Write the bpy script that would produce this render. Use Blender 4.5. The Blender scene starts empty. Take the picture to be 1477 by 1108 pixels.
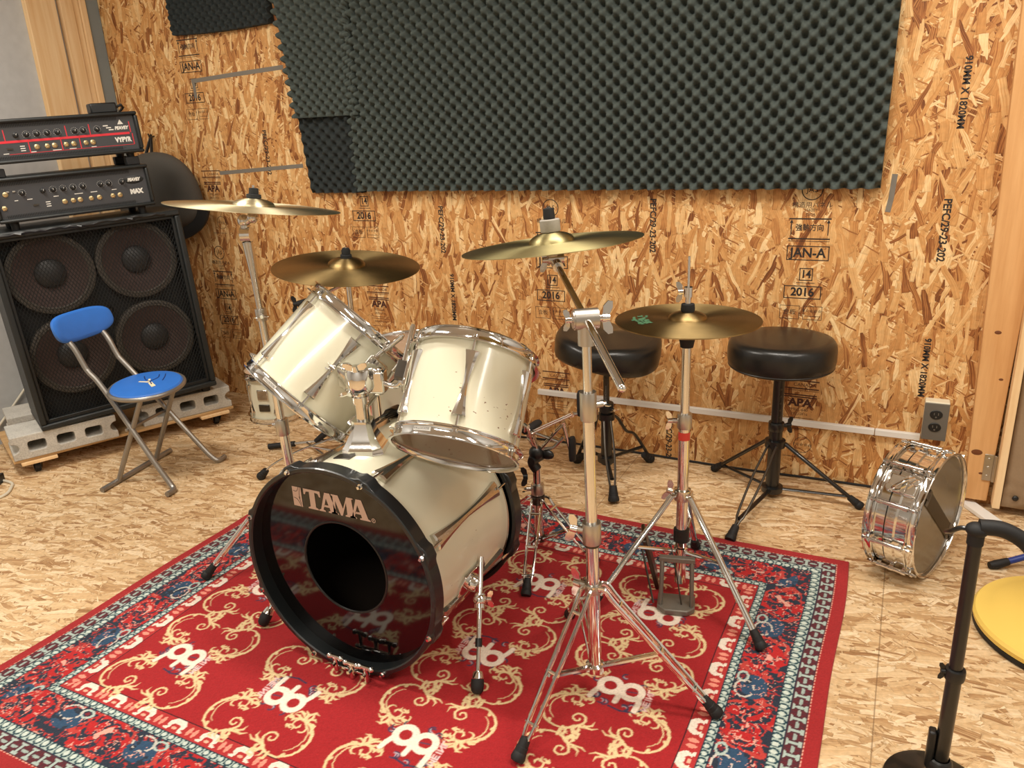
import bpy, math, random
import numpy as np
from mathutils import Matrix, Vector
random.seed(7)
PI = math.pi
SC = bpy.context.scene
COL = SC.collection
rad = math.radians

# ------------------------------------------------------------------ colour
def s2l(v):
    v /= 255.0
    return v/12.92 if v <= 0.04045 else ((v+0.055)/1.055)**2.4
def S(r, g, b):
    return (s2l(r), s2l(g), s2l(b), 1.0)

# ------------------------------------------------------------------ mesh builder
def frame(o, z, xh=(1, 0, 0)):
    z = Vector(z).normalized(); xh = Vector(xh)
    if abs(z.dot(xh.normalized())) > .98: xh = Vector((0, 1, 0))
    y = z.cross(xh).normalized(); x = y.cross(z).normalized()
    m = Matrix((x, y, z)).transposed().to_4x4(); m.translation = Vector(o)
    return m
def T(x, y, z): return Matrix.Translation((x, y, z))
def RZ(a): return Matrix.Rotation(a, 4, 'Z')
def RX(a): return Matrix.Rotation(a, 4, 'X')
def RY(a): return Matrix.Rotation(a, 4, 'Y')
I4 = Matrix.Identity(4)

class MB:
    def __init__(s, M=None):
        s.M = M.copy() if M else I4.copy(); s.V = []; s.F = []
    def add(s, vs, fs, M=None):
        m = s.M @ M if M is not None else s.M
        o = len(s.V)
        s.V += [m @ Vector(v) for v in vs]
        s.F += [tuple(i+o for i in f) for f in fs]
        return s
    def box(s, c, d, M=None):
        x, y, z = c; a, b, e = d[0]/2, d[1]/2, d[2]/2
        vs = [(x+i*a, y+j*b, z+k*e) for i in (-1, 1) for j in (-1, 1) for k in (-1, 1)]
        return s.add(vs, [(0,1,3,2),(4,6,7,5),(0,4,5,1),(2,3,7,6),(0,2,6,4),(1,5,7,3)], M)
    def tube(s, pts, r, n=12, closed=False, caps=True, flat=1.0):
        P = [Vector(p) for p in pts]; N = len(P)
        rs = r if isinstance(r, (list, tuple)) else [r]*N
        tang = []
        for i in range(N):
            if closed: d = P[(i+1) % N]-P[i-1]
            else: d = P[min(i+1, N-1)]-P[max(i-1, 0)]
            tang.append(d.normalized())
        t = tang[0]; h = Vector((0, 0, 1)) if abs(t.z) < .9 else Vector((1, 0, 0))
        u = t.cross(h).normalized(); vs = []; fs = []
        for i in range(N):
            t2 = tang[i]; ax = t.cross(t2)
            if ax.length > 1e-7:
                u = Matrix.Rotation(t.angle(t2), 3, ax.normalized()) @ u
            t = t2; w = t.cross(u).normalized()
            for k in range(n):
                a = 2*PI*k/n
                vs.append(P[i]+rs[i]*(math.cos(a)*u+flat*math.sin(a)*w))
        for i in range(N if closed else N-1):
            j = (i+1) % N
            for k in range(n):
                l = (k+1) % n
                fs.append((i*n+k, i*n+l, j*n+l, j*n+k))
        if caps and not closed:
            fs.append(tuple(range(n))[::-1]); fs.append(tuple((N-1)*n+k for k in range(n)))
        return s.add(vs, fs)
    def cyl(s, p0, p1, r0, r1=None, n=20):
        r1 = r0 if r1 is None else r1
        return s.tube([p0, p1], [r0, r1], n)
    def lathe(s, prof, M=None, n=48, closed=False, a0=0., a1=2*PI):
        full = abs(a1-a0-2*PI) < 1e-6
        m = n if full else n+1
        vs = []; fs = []; L = len(prof)
        for r, z in prof:
            for k in range(m):
                a = a0+(a1-a0)*k/n
                vs.append((r*math.cos(a), r*math.sin(a), z))
        for i in range(L if closed else L-1):
            j = (i+1) % L
            for k in range(n):
                l = (k+1) % m
                fs.append((i*m+k, i*m+l, j*m+l, j*m+k))
        return s.add(vs, fs, M)
    def prism(s, poly, h, M=None, z0=0.):
        n = len(poly)
        vs = [(x, y, z0) for x, y in poly]+[(x, y, z0+h) for x, y in poly]
        fs = [tuple(range(n))[::-1], tuple(range(n, 2*n))]
        fs += [(i, (i+1) % n, n+(i+1) % n, n+i) for i in range(n)]
        return s.add(vs, fs, M)
    def ball(s, c, r, n=16, m=10, sc=(1, 1, 1), M=None):
        vs = [(c[0], c[1], c[2]-r*sc[2])]; fs = []
        for i in range(1, m):
            p = PI*i/m
            for k in range(n):
                a = 2*PI*k/n
                vs.append((c[0]+r*sc[0]*math.sin(p)*math.cos(a), c[1]+r*sc[1]*math.sin(p)*math.sin(a), c[2]-r*sc[2]*math.cos(p)))
        vs.append((c[0], c[1], c[2]+r*sc[2])); e = len(vs)-1
        for k in range(n):
            l = (k+1) % n
            fs.append((0, 1+l, 1+k)); fs.append((e, 1+(m-2)*n+k, 1+(m-2)*n+l))
            for i in range(m-2):
                fs.append((1+i*n+k, 1+i*n+l, 1+(i+1)*n+l, 1+(i+1)*n+k))
        return s.add(vs, fs, M)
    def wing(s, c, ax, up, size=.03):
        """wing nut: hub along ax and two paddles spread along up"""
        m = frame(c, ax, up)
        s.lathe([(0, 0), (size*.28, 0), (size*.24, size*.45), (0, size*.45)], m, 14)
        for q in (1, -1):
            poly = [(q*size*.12, -size*.12), (q*size*.7, -size*.06+size*.0), (q*size, size*.22), (q*size*.95, size*.5), (q*size*.6, size*.5), (q*size*.18, size*.3)]
            if q < 0: poly = poly[::-1]
            # paddles lie in the x / axis plane
            mm = m @ Matrix(((1,0,0,0),(0,0,1,-size*.05),(0,1,0,size*.15),(0,0,0,1)))
            s.prism(poly, size*.1, mm)
        return s
    def text(s, body, size, M, thick=0.0004, bold=0.0, shear=0.0, ax='CENTER', ay='CENTER', xs=1.0):
        vs, fs = text_geo(body, size, bold, shear, ax, ay)
        return s.add([(x*xs, y, thick) for x, y, z in vs], fs, M)
    def build(s, name, mat, parent=None, smooth=35, bevel=0, seg=2):
        me = bpy.data.meshes.new(name)
        inv = WM[parent.name].inverted() if parent else I4
        me.from_pydata([inv @ v for v in s.V], [], s.F)
        me.validate(); me.update()
        if smooth:
            me.shade_smooth(); me.set_sharp_from_angle(angle=rad(smooth))
        o = bpy.data.objects.new(name, me); COL.objects.link(o)
        if mat: me.materials.append(mat)
        if parent: o.parent = parent; WM[o.name] = WM[parent.name]
        else: WM[o.name] = I4
        if bevel:
            b = o.modifiers.new('bevel', 'BEVEL'); b.width = bevel; b.segments = seg; b.limit_method = 'ANGLE'; b.angle_limit = rad(40)
        return o
WM = {}
_tc = {}
def text_geo(body, size, bold, shear, ax, ay):
    k = (body, size, bold, shear, ax, ay)
    if k in _tc: return _tc[k]
    cu = bpy.data.curves.new('lettering', 'FONT'); cu.body = body; cu.size = size; cu.offset = bold; cu.shear = shear
    cu.align_x = ax; cu.align_y = ay; cu.resolution_u = 4
    ob = bpy.data.objects.new('lettering', cu); COL.objects.link(ob)
    dg = bpy.context.evaluated_depsgraph_get()
    me = bpy.data.meshes.new_from_object(ob.evaluated_get(dg))
    r = ([tuple(v.co) for v in me.vertices], [tuple(p.vertices) for p in me.polygons])
    bpy.data.objects.remove(ob); bpy.data.curves.remove(cu); bpy.data.meshes.remove(me)
    _tc[k] = r; return r

def tag(o, label=None, cat=None, group=None, kind=None):
    if label: o['label'] = label
    if cat: o['category'] = cat
    if group: o['group'] = group
    if kind: o['kind'] = kind
    return o
def thing(name, label, cat, M, group=None):
    o = bpy.data.objects.new(name, None); COL.objects.link(o)
    o.empty_display_size = .1
    if not isinstance(M, Matrix): M = T(*M)
    o.matrix_world = M; WM[o.name] = M.copy()
    return tag(o, label, cat, group)
def struct(o): o['kind'] = 'structure'; return o

# ------------------------------------------------------------------ materials
class NT:
    def __init__(s, name):
        s.mat = bpy.data.materials.new(name); s.mat.use_nodes = True
        s.t = s.mat.node_tree; s.n = s.t.nodes; s.n.clear()
        s.out = s.n.new('ShaderNodeOutputMaterial'); s.b = s.n.new('ShaderNodeBsdfPrincipled')
        s.t.links.new(s.b.outputs[0], s.out.inputs[0])
    def link(s, a, b): s.t.links.new(a, b)
    def new(s, ty, **kw):
        n = s.n.new(ty)
        for k, v in kw.items(): setattr(n, k, v)
        return n
    def put(s, inp, v):
        if hasattr(v, 'is_linked') or isinstance(v, bpy.types.NodeSocket): s.link(v, inp)
        else: inp.default_value = v
    def math(s, op, a, b=0., c=None):
        n = s.new('ShaderNodeMath', operation=op); s.put(n.inputs[0], a); s.put(n.inputs[1], b)
        if c is not None: s.put(n.inputs[2], c)
        return n.outputs[0]
    def mix(s, f, a, b, bt='MIX'):
        n = s.new('ShaderNodeMix', data_type='RGBA', blend_type=bt)
        s.put(n.inputs[0], f); s.put(n.inputs[6], a); s.put(n.inputs[7], b); return n.outputs[2]
    def mixf(s, f, a, b):
        n = s.new('ShaderNodeMix', data_type='FLOAT'); s.put(n.inputs[0], f); s.put(n.inputs[2], a); s.put(n.inputs[3], b); return n.outputs[0]
    def ramp(s, f, stops, interp='LINEAR'):
        n = s.new('ShaderNodeValToRGB'); e = n.color_ramp.elements; n.color_ramp.interpolation = interp
        while len(e) < len(stops): e.new(.5)
        for i, (p, c) in enumerate(stops): e[i].position = p; e[i].color = c
        s.link(f, n.inputs[0]); return n.outputs[0]
    def coord(s, which='Object'): return s.new('ShaderNodeTexCoord').outputs[which]
    def mapping(s, v, loc=(0,0,0), rot=(0,0,0), sc=(1,1,1)):
        n = s.new('ShaderNodeMapping'); s.link(v, n.inputs[0]); n.inputs[1].default_value = loc; n.inputs[2].default_value = rot; n.inputs[3].default_value = sc
        return n.outputs[0]
    def noise(s, v, scale, detail=3, rough=.5, dim='3D'):
        n = s.new('ShaderNodeTexNoise', noise_dimensions=dim); s.link(v, n.inputs['Vector']); n.inputs['Scale'].default_value = scale
        n.inputs['Detail'].default_value = detail; n.inputs['Roughness'].default_value = rough; return n.outputs[0]
    def bump(s, h, strength=.3, dist=.01):
        n = s.new('ShaderNodeBump'); n.inputs['Strength'].default_value = strength; n.inputs['Distance'].default_value = dist
        s.link(h, n.inputs['Height']); s.link(n.outputs[0], s.b.inputs['Normal'])
    def set(s, **kw):
        names = dict(color='Base Color', rough='Roughness', metal='Metallic', coat='Coat Weight', coatr='Coat Roughness', spec='Specular IOR Level', alpha='Alpha', trans='Transmission Weight', ior='IOR', aniso='Anisotropic', sheen='Sheen Weight', anisor='Anisotropic Rotation', emit='Emission Color', estr='Emission Strength')
        for k, v in kw.items(): s.put(s.b.inputs[names[k]], v)
        return s
def plain(name, color, rough=.5, metal=0., vary=.0, vscale=30, **kw):
    m = NT(name)
    if vary:
        nz = m.noise(m.coord(), vscale, 4)
        f = m.math('MULTIPLY_ADD', nz, 2*vary, 1-vary)
        m.set(color=m.mix(1.0, color, _grey(m, f), 'MULTIPLY'))
    else: m.set(color=color)
    m.set(rough=rough, metal=metal, **kw)
    return m.mat
def _grey(m, f):
    c = m.new('ShaderNodeCombineColor')
    for i in range(3): m.link(f, c.inputs[i])
    return c.outputs[0]

def osb(name, seed, plane, dom, palette, spread=1.0, size=1.0, joints=None, grain=60):
    """oriented strand board: layers of long chips laid over each other"""
    m = NT(name); rnd = random.Random(seed)
    co = m.coord('Object')
    sep = m.new('ShaderNodeSeparateXYZ'); m.link(co, sep.inputs[0])
    cmb = m.new('ShaderNodeCombineXYZ')
    a, b = plane
    m.link(sep.outputs[a], cmb.inputs[0]); m.link(sep.outputs[b], cmb.inputs[1])
    p = cmb.outputs[0]
    # slight waviness so that chips are not ruler straight
    wn = m.new('ShaderNodeTexNoise', noise_dimensions='2D'); m.link(p, wn.inputs['Vector']); wn.inputs['Scale'].default_value = 9; wn.inputs['Detail'].default_value = 2
    wv = m.new('ShaderNodeVectorMath', operation='MULTIPLY_ADD'); m.link(wn.outputs[1], wv.inputs[0]); wv.inputs[1].default_value = (.02, .02, 0); m.link(p, wv.inputs[2])
    p = wv.outputs[0]
    angs = [0, 8, -9, 17, -18, 30, -28, 58, -66]
    best = None; tone = None; edge = None
    for i, an in enumerate(angs):
        th = rad(dom + an*spread + rnd.uniform(-5, 5))
        L = size*rnd.uniform(.075, .15)*(1 if abs(an) < 40 else .6); W = size*rnd.uniform(.009, .030)*(1 if abs(an) < 40 else .5)
        mp = m.new('ShaderNodeMapping', vector_type='TEXTURE'); m.link(p, mp.inputs[0])
        mp.inputs[1].default_value = (rnd.uniform(-9, 9), rnd.uniform(-9, 9), 0); mp.inputs[2].default_value = (0, 0, th); mp.inputs[3].default_value = (L, W, 1)
        v = m.new('ShaderNodeTexVoronoi', voronoi_dimensions='2D', distance='CHEBYCHEV', feature='F1')
        m.link(mp.outputs[0], v.inputs['Vector']); v.inputs['Scale'].default_value = 1; v.inputs['Randomness'].default_value = 1
        sc = m.new('ShaderNodeSeparateColor'); m.link(v.outputs['Color'], sc.inputs[0])
        lim = .5 if abs(an) < 40 else .40
        inside = m.math('LESS_THAN', v.outputs['Distance'], lim)
        h = m.math('MULTIPLY', m.math('MULTIPLY_ADD', sc.outputs[0], 1.0, .02), inside)
        if abs(an) > 40: h = m.math('MULTIPLY', h, .93)
        ed = m.math('SUBTRACT', lim, v.outputs['Distance'])
        # streaks along the chip
        mp2 = m.new('ShaderNodeVectorMath', operation='MULTIPLY'); m.link(mp.outputs[0], mp2.inputs[0]); mp2.inputs[1].default_value = (.6, 7, 1)
        gn = m.new('ShaderNodeTexNoise', noise_dimensions='2D'); m.link(mp2.outputs[0], gn.inputs['Vector']); gn.inputs['Scale'].default_value = 1.3; gn.inputs['Detail'].default_value = 2
        t = m.math('ADD', sc.outputs[1], m.math('MULTIPLY_ADD', gn.outputs[0], .8, -.4))
        if best is None: best, tone, edge = h, t, ed
        else:
            g = m.math('GREATER_THAN', h, best)
            tone = m.mixf(g, tone, t); edge = m.mixf(g, edge, ed)
            best = m.math('MAXIMUM', best, h)
    base = m.ramp(tone, palette)
    # thin shadow line put into the colour where one chip ends over another
    e = m.new('ShaderNodeMapRange', clamp=True); m.link(edge, e.inputs[0]); e.inputs[1].default_value = 0; e.inputs[2].default_value = .05; e.inputs[3].default_value = .74; e.inputs[4].default_value = 1
    base = m.mix(1.0, base, _grey(m, e.outputs[0]), 'MULTIPLY')
    fine = m.new('ShaderNodeTexNoise', noise_dimensions='2D'); m.link(p, fine.inputs['Vector']); fine.inputs['Scale'].default_value = grain; fine.inputs['Detail'].default_value = 3
    base = m.mix(1.0, base, _grey(m, m.math('MULTIPLY_ADD', fine.outputs[0], .4, .8)), 'MULTIPLY')
    if joints:
        for ax, off, period in joints:
            f = m.math('FRACT', m.math('DIVIDE', m.math('SUBTRACT', sep.outputs[ax], off), period))
            near = m.math('LESS_THAN', f, .003/period)
            base = m.mix(m.math('MULTIPLY', near, .55), base, S(110, 80, 50))
    m.set(color=base, rough=.55, spec=.3)
    m.bump(m.math('MULTIPLY_ADD', best, 1.0, m.math('MULTIPLY', e.outputs[0], .6)), .35, .004)
    return m.mat
# ------------------------------------------------------------------ material library
PW = [(.0, S(116, 68, 36)), (.1, S(160, 100, 54)), (.28, S(194, 138, 80)), (.55, S(207, 155, 96)), (.8, S(222, 178, 120)), (1., S(240, 208, 156))]
PF = [(.0, S(150, 110, 72)), (.14, S(184, 146, 102)), (.4, S(206, 172, 128)), (.7, S(218, 188, 146)), (1., S(232, 208, 172))]
M = {}
M['osb_wall'] = osb('osb_wall', 3, (0, 2), 90, PW, 1.0, .95)
M['osb_side'] = osb('osb_side', 5, (1, 2), 90, PW, 1.0, 1.0)
M['osb_floor'] = osb('osb_floor', 11, (0, 1), 14, PF, .8, .72, [(0, .05, .91)], 90)
M['ceiling'] = plain('ceiling_white', S(206, 204, 200), .8)
def wood(name, light, dark, axis=2, scale=1.0):
    m = NT(name); co = m.coord('Object')
    sc = [14, 14, 14]; sc[axis] = 1.1
    mp = m.mapping(co, (0, 0, 0), (0, 0, 0), tuple(scale*q for q in sc))
    n1 = m.noise(mp, 2.2, 5, .6)
    sc2 = [70, 70, 70]; sc2[axis] = 2
    n2 = m.noise(m.mapping(co, (3, 1, 2), (0, 0, 0), tuple(sc2)), 1.5, 2)
    f = m.math('ADD', m.math('MULTIPLY', n1, .75), m.math('MULTIPLY', n2, .25))
    m.set(color=m.ramp(f, [(.3, dark), (.7, light)]), rough=.5, spec=.35)
    m.bump(f, .15, .003)
    return m.mat
M['pine'] = wood('pine_stud', S(248, 220, 176), S(226, 184, 130))
M['post'] = wood('door_post_wood', S(226, 178, 122), S(202, 148, 92))
M['ply'] = wood('plywood', S(214, 178, 128), S(176, 134, 86), 0)
M['greyboard'] = plain('grey_felt_board', S(192, 194, 194), .9, vary=.12, vscale=26)
M['greystrip'] = plain('grey_strip', S(130, 138, 138), .8)
M['white_plastic'] = plain('white_plastic', S(232, 230, 224), .35)
M['cream_plastic'] = plain('cream_plastic', S(224, 216, 190), .45)
M['steel_plate'] = plain('grey_cover_plate', S(112, 108, 100), .45, .3)
M['black_plastic'] = plain('black_plastic', S(24, 25, 25), .4)
M['black_rubber'] = plain('black_rubber', S(20, 20, 21), .65)
M['black_paint'] = plain('black_paint', S(17, 18, 18), .32, 0., coat=.3)
M['tape'] = plain('grey_tape', S(122, 116, 106), .55)
M['ink'] = plain('stamp_ink', S(40, 32, 28), .7)
M['inkred'] = plain('stamp_ink_red', S(72, 36, 26), .7)
M['foam'] = plain('acoustic_foam', S(72, 80, 76), .95)
M['foam_dark'] = plain('acoustic_foam_dark', S(40, 46, 46), .95)
M['chrome'] = plain('chrome', (.80, .79, .77, 1), .09, 1.)
M['chrome_worn'] = plain('worn_chrome', (.66, .63, .58, 1), .2, 1., vary=.12, vscale=60)
M['alu'] = plain('cast_metal', S(196, 192, 184), .32, 1.)
M['dark_steel'] = plain('dark_steel', S(92, 88, 82), .35, 1.)
M['cast_grey'] = plain('grey_casting', S(122, 117, 108), .45, .35)
def concrete():
    m = NT('concrete'); co = m.coord('Object')
    n = m.noise(co, 160, 4, .7); n2 = m.noise(co, 14, 3)
    f = m.math('ADD', m.math('MULTIPLY', n, .6), m.math('MULTIPLY', n2, .4))
    m.set(color=m.ramp(f, [(.3, S(160, 156, 148)), (.7, S(218, 214, 204))]), rough=.95)
    m.bump(n, .5, .004); return m.mat
M['concrete'] = concrete()
def tolex():
    m = NT('black_vinyl'); n = m.noise(m.coord(), 420, 2)
    m.set(color=S(34, 37, 37), rough=.45, spec=.4); m.bump(n, .35, .002); return m.mat
M['vinyl'] = tolex()
M['cone'] = plain('paper_cone', S(70, 54, 50), .75, vary=.2, vscale=40)
M['surround'] = plain('cone_surround', S(78, 72, 64), .6)
M['dustcap'] = plain('dust_cap', S(50, 49, 49), .5)
M['baffle'] = plain('baffle_black', S(14, 16, 16), .7)
M['grille'] = plain('grille_steel', S(38, 40, 40), .45, .4)
M['panel'] = plain('amp_panel', S(60, 61, 64), .5)
M['red_line'] = plain('red_print', S(214, 44, 58), .45)
M['white_print'] = plain('white_print', S(226, 224, 216), .5)
M['brass_jack'] = plain('jack_nut', S(206, 186, 142), .3, .8)
M['blue_vinyl'] = plain('blue_vinyl', S(52, 116, 206), .42, vary=.08, vscale=25)
M['blue_vinyl_dark'] = plain('blue_crease', S(24, 52, 112), .6)
M['foam_filling'] = plain('foam_filling', S(236, 220, 180), .9)
M['tube_grey'] = plain('grey_enamel_tube', S(150, 146, 140), .36, .7)
def shell_mat(name, chips):
    m = NT(name); co = m.coord('Object')
    col = S(224, 221, 198)
    n = m.noise(co, 6, 2); base = m.mix(m.math('MULTIPLY', n, .35), col, S(212, 204, 172))
    if chips:
        v = m.new('ShaderNodeTexNoise', noise_dimensions='3D'); m.link(m.mapping(co, (0, 0, 0), (0, .5, .3), (1.0, 1.0, 2.2)), v.inputs['Vector']); v.inputs['Scale'].default_value = 75; v.inputs['Detail'].default_value = 2
        big = m.noise(co, 7.5, 1)
        f = m.math('MULTIPLY', m.math('GREATER_THAN', v.outputs[0], chips), m.math('GREATER_THAN', big, .54))
        base = m.mix(f, base, S(120, 82, 56))
    m.set(color=base, rough=.22, coat=.4, coatr=.08, spec=.4); return m.mat
M['shell'] = shell_mat('cream_lacquer', 0)
M['shell_worn'] = shell_mat('cream_lacquer_chipped', .70)
M['shell_bass'] = shell_mat('cream_lacquer_spotted', .735)
M['wood_inside'] = plain('shell_inside', S(34, 26, 20), .6)
M['hoop_black'] = plain('black_hoop', S(22, 27, 29), .34, coat=.25)
M['head_black'] = plain('black_drumhead', S(9, 9, 9), .07, spec=.6)
M['logo'] = plain('logo_print', S(206, 178, 158), .5)
M['logo_dark'] = plain('logo_crack', S(70, 56, 48), .6)
def clear_head(name, col, tr=.55, rough=.08):
    m = NT(name); m.set(color=col, rough=rough, spec=.6)
    tp = m.new('ShaderNodeBsdfTransparent'); mx = m.new('ShaderNodeMixShader'); mx.inputs[0].default_value = 1-tr
    m.link(tp.outputs[0], mx.inputs[1]); m.link(m.b.outputs[0], mx.inputs[2]); m.link(mx.outputs[0], m.out.inputs[0]); return m.mat
M['head_clear'] = clear_head('clear_drumhead', S(150, 128, 108), .35)
M['head_snare'] = clear_head('hazy_drumhead', S(142, 130, 110), .3, .18)
M['head_coated'] = plain('coated_drumhead', S(206, 178, 152), .35)
def cymbal(name, c1, c2, rough, green=0):
    m = NT(name); co = m.coord('Object')
    ln = m.new('ShaderNodeVectorMath', operation='LENGTH'); m.link(m.mapping(co, sc=(1, 1, 0)), ln.inputs[0])
    w = m.new('ShaderNodeTexNoise', noise_dimensions='1D'); m.link(m.math('MULTIPLY', ln.outputs['Value'], 160.), w.inputs['W']); w.inputs['Scale'].default_value = 4; w.inputs['Detail'].default_value = 3
    st = m.noise(co, 9, 3)
    f = m.math('ADD', m.math('MULTIPLY', w.outputs[0], .55), m.math('MULTIPLY', st, .45))
    m.set(color=m.ramp(f, [(.3, c1), (.7, c2)]), rough=m.math('MULTIPLY_ADD', f, .16, rough), metal=1., aniso=.85, anisor=.25)
    tg = m.new('ShaderNodeTangent', direction_type='RADIAL', axis='Z'); m.link(tg.outputs[0], m.b.inputs['Tangent'])
    m.bump(w.outputs[0], .12, .001)
    return m.mat
M['cym_bright'] = cymbal('bronze_bright', S(206, 196, 158), S(240, 232, 200), .34)
M['cym_old'] = cymbal('bronze_aged', S(138, 118, 80), S(186, 160, 110), .36)
M['cym_dull'] = cymbal('bronze_dull', S(146, 136, 96), S(196, 184, 136), .36)
M['green_print'] = plain('faded_green_print', S(74, 116, 84), .5)
M['felt'] = plain('grey_felt', S(156, 150, 140), .95, vary=.15, vscale=200)
M['felt_black'] = plain('black_felt', S(26, 27, 28), .85)
def leather():
    m = NT('black_leatherette'); n = m.noise(m.coord(), 260, 3)
    m.set(color=S(26, 25, 23), rough=.3, spec=.5); m.bump(n, .12, .002); return m.mat
M['leather'] = leather()
M['canvas'] = plain('beige_padding', S(150, 126, 98), .85, vary=.1, vscale=120)
M['bag'] = plain('dark_grey_cloth', S(74, 71, 66), .85, vary=.1, vscale=200)
M['yellow'] = plain('yellow_paint', S(240, 206, 104), .4)
M['blue_paint'] = plain('blue_paint', S(34, 56, 132), .35)
M['cable_white'] = plain('cream_cable', S(214, 206, 186), .5)
M['red_sticker'] = plain('red_sticker', S(206, 62, 50), .5)

# ------------------------------------------------------------------ camera
cam = bpy.data.cameras.new('camera'); co_ = bpy.data.objects.new('camera', cam); COL.objects.link(co_)
R0 = Vector((0.895, 0.445, -0.044)); R1 = Vector((0.105, -0.304, -0.947)); R2 = Vector((-0.435, 0.842, -0.319))
R2.normalize(); R0 = (R0-R0.dot(R2)*R2).normalized(); R1 = R2.cross(R0)
cm = Matrix((R0, -R1, -R2)).transposed().to_4x4(); cm.translation = (0, 0, 1.275)
co_.matrix_world = cm
cam.sensor_width = 36; cam.lens = 36*1112/1477; cam.clip_start = .02
SC.camera = co_

# ------------------------------------------------------------------ room
XL, XR, YB, YF, ZC = -3.57, 1.75, 2.7625, -1.9, 2.45
b = MB(); b.box(((XL+XR)/2, (YB+YF)/2, -.05), (XR-XL+.2, YB-YF+.2, .1)); struct(b.build('floor', M['osb_floor'], smooth=0))
wb = MB().box(((XL+XR)/2, YB+.05, ZC/2), (XR-XL+.2, .1, ZC)).build('wall_back', M['osb_wall'], smooth=0); struct(wb)
struct(MB().box((XL-.05, (YB+YF)/2, ZC/2), (.1, YB-YF, ZC)).build('wall_left', M['greyboard'], smooth=0))
struct(MB().box((XR+.05, (YB+YF)/2, ZC/2), (.1, YB-YF, ZC)).build('wall_right', M['greyboard'], smooth=0))
struct(MB().box(((XL+XR)/2, YF-.05, ZC/2), (XR-XL+.2, .1, ZC)).build('wall_front', M['greyboard'], smooth=0))
struct(MB().box(((XL+XR)/2, (YB+YF)/2, ZC+.05), (XR-XL+.2, YB-YF+.2, .1)).build('ceiling', M['ceiling'], smooth=0))
# studs on the left wall
struct(MB().box((XL+.014, 2.468, ZC/2), (.028, .142, ZC)).build('trim_1', M['pine'], smooth=0, bevel=.002))
t2 = MB(); t2.box((XL+.014, 2.594, ZC/2), (.028, .062, ZC)); t2.box((XL+.011, 2.643, ZC/2), (.022, .03, ZC)); t2.box((XL+.016, 2.675, ZC/2), (.032, .03, ZC))
struct(t2.build('trim_2', M['pine'], smooth=0, bevel=.002))
struct(MB().box((XL+.012, 2.728, ZC/2), (.024, .066, ZC)).build('trim_3', M['greystrip'], smooth=0, bevel=.003))
# door post on the back wall, padded door beside it
pm = MB(); pm.add([(.268, 2.72, .028), (.334, 2.72, .028), (.38, 2.72, 2.45), (.196, 2.72, 2.45), (.268, 2.762, .028), (.334, 2.762, .028), (.38, 2.762, 2.45), (.196, 2.762, 2.45)],
       [(0, 1, 2, 3), (4, 7, 6, 5), (0, 4, 5, 1), (1, 5, 6, 2), (2, 6, 7, 3), (3, 7, 4, 0)])
post = struct(pm.build('trim_4', M['post'], smooth=0, bevel=.003))
kn = MB()
for x, z, r in ((.285, .197, .010), (.305, .125, .004), (.29, .60, .006), (.318, .45, .004)):
    kn.lathe([(r, 0), (r*.6, .0008), (0, .0008)], Matrix(((1.6, 0, 0, x), (0, 0, -1, 2.7199), (0, 1, 0, z), (0, 0, 0, 1))), 16)
kn.build('knot', plain('knot_wood', S(110, 62, 30), .6), post)

dm = bpy.data.objects.new('door_1', None); COL.objects.link(dm); dm.matrix_world = T(.35, 2.70, .02); WM['door_1'] = dm.matrix_world.copy(); struct(dm)
MB().box((.357, 2.705, 1.05), (.022, .05, 2.05)).build('door_edge', M['pine'], dm, smooth=0, bevel=.002)
pd = MB(); vs = []; fs = []; NX, NZ = 60, 140
for j in range(NZ+1):
    for i in range(NX+1):
        x = .372+.80*i/NX; z = .03+2.05*j/NZ
        e = min(i/NX, 1-i/NX)*.8; ez = min(j/NZ, 1-j/NZ)*2.05
        puff = .03*(1-math.exp(-e/.025))*(1-math.exp(-ez/.025))
        for zz in (.115+.0*x, .9, 1.6): puff -= .010*math.exp(-((z-zz-.01*math.sin(9*x))/.008)**2)
        for bx in (.405, .78):
            for bz in (.07, .62, 1.2): puff -= .015*math.exp(-((x-bx)**2+(z-bz)**2)/.0004)
        puff += .002*math.sin(31*x+17*z)*math.sin(23*z)
        vs.append((x, 2.695-puff, z))
for j in range(NZ):
    for i in range(NX):
        q = j*(NX+1)+i; fs.append((q, q+1, q+NX+2, q+NX+1))
n0 = len(vs); vs += [(.372, 2.73, .03), (1.172, 2.73, .03), (1.172, 2.73, 2.08), (.372, 2.73, 2.08)]
fs += [(n0, n0+3, n0+2, n0+1), tuple([n0, n0+1]+[i for i in range(NX, -1, -1)]), tuple([n0+3]+[NZ*(NX+1)+i for i in range(0, NX+1)]+[n0+2][::1]),
       tuple([n0]+[j*(NX+1) for j in range(0, NZ+1)]+[n0+3]), tuple([n0+2]+[j*(NX+1)+NX for j in range(NZ, -1, -1)]+[n0+1])]
pd.add(vs, fs); pd.build('padding', M['canvas'], dm, smooth=50)
bt = MB()
for bx in (.405, .78):
    for bz in (.07, .62, 1.2): bt.ball((bx, 2.682, bz), .009, 12, 8, (1, .6, 1))
bt.build('button', M['black_plastic'], dm)
hg = MB(); hg.box((.322, 2.7175, .150), (.026, .004, .092)); hg.cyl((.340, 2.712, .104), (.340, 2.712, .196), .006, n=12); hg.box((.348, 2.712, .150), (.016, .005, .092))
for z in (.12, .15, .18): hg.lathe([(0, .0015), (.004, .001), (.0045, 0)], Matrix(((1, 0, 0, .322), (0, 0, -1, 2.7155), (0, 1, 0, z), (0, 0, 0, 1))), 10)
hg.build('hinge', M['alu'], dm, bevel=.0006)

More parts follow.
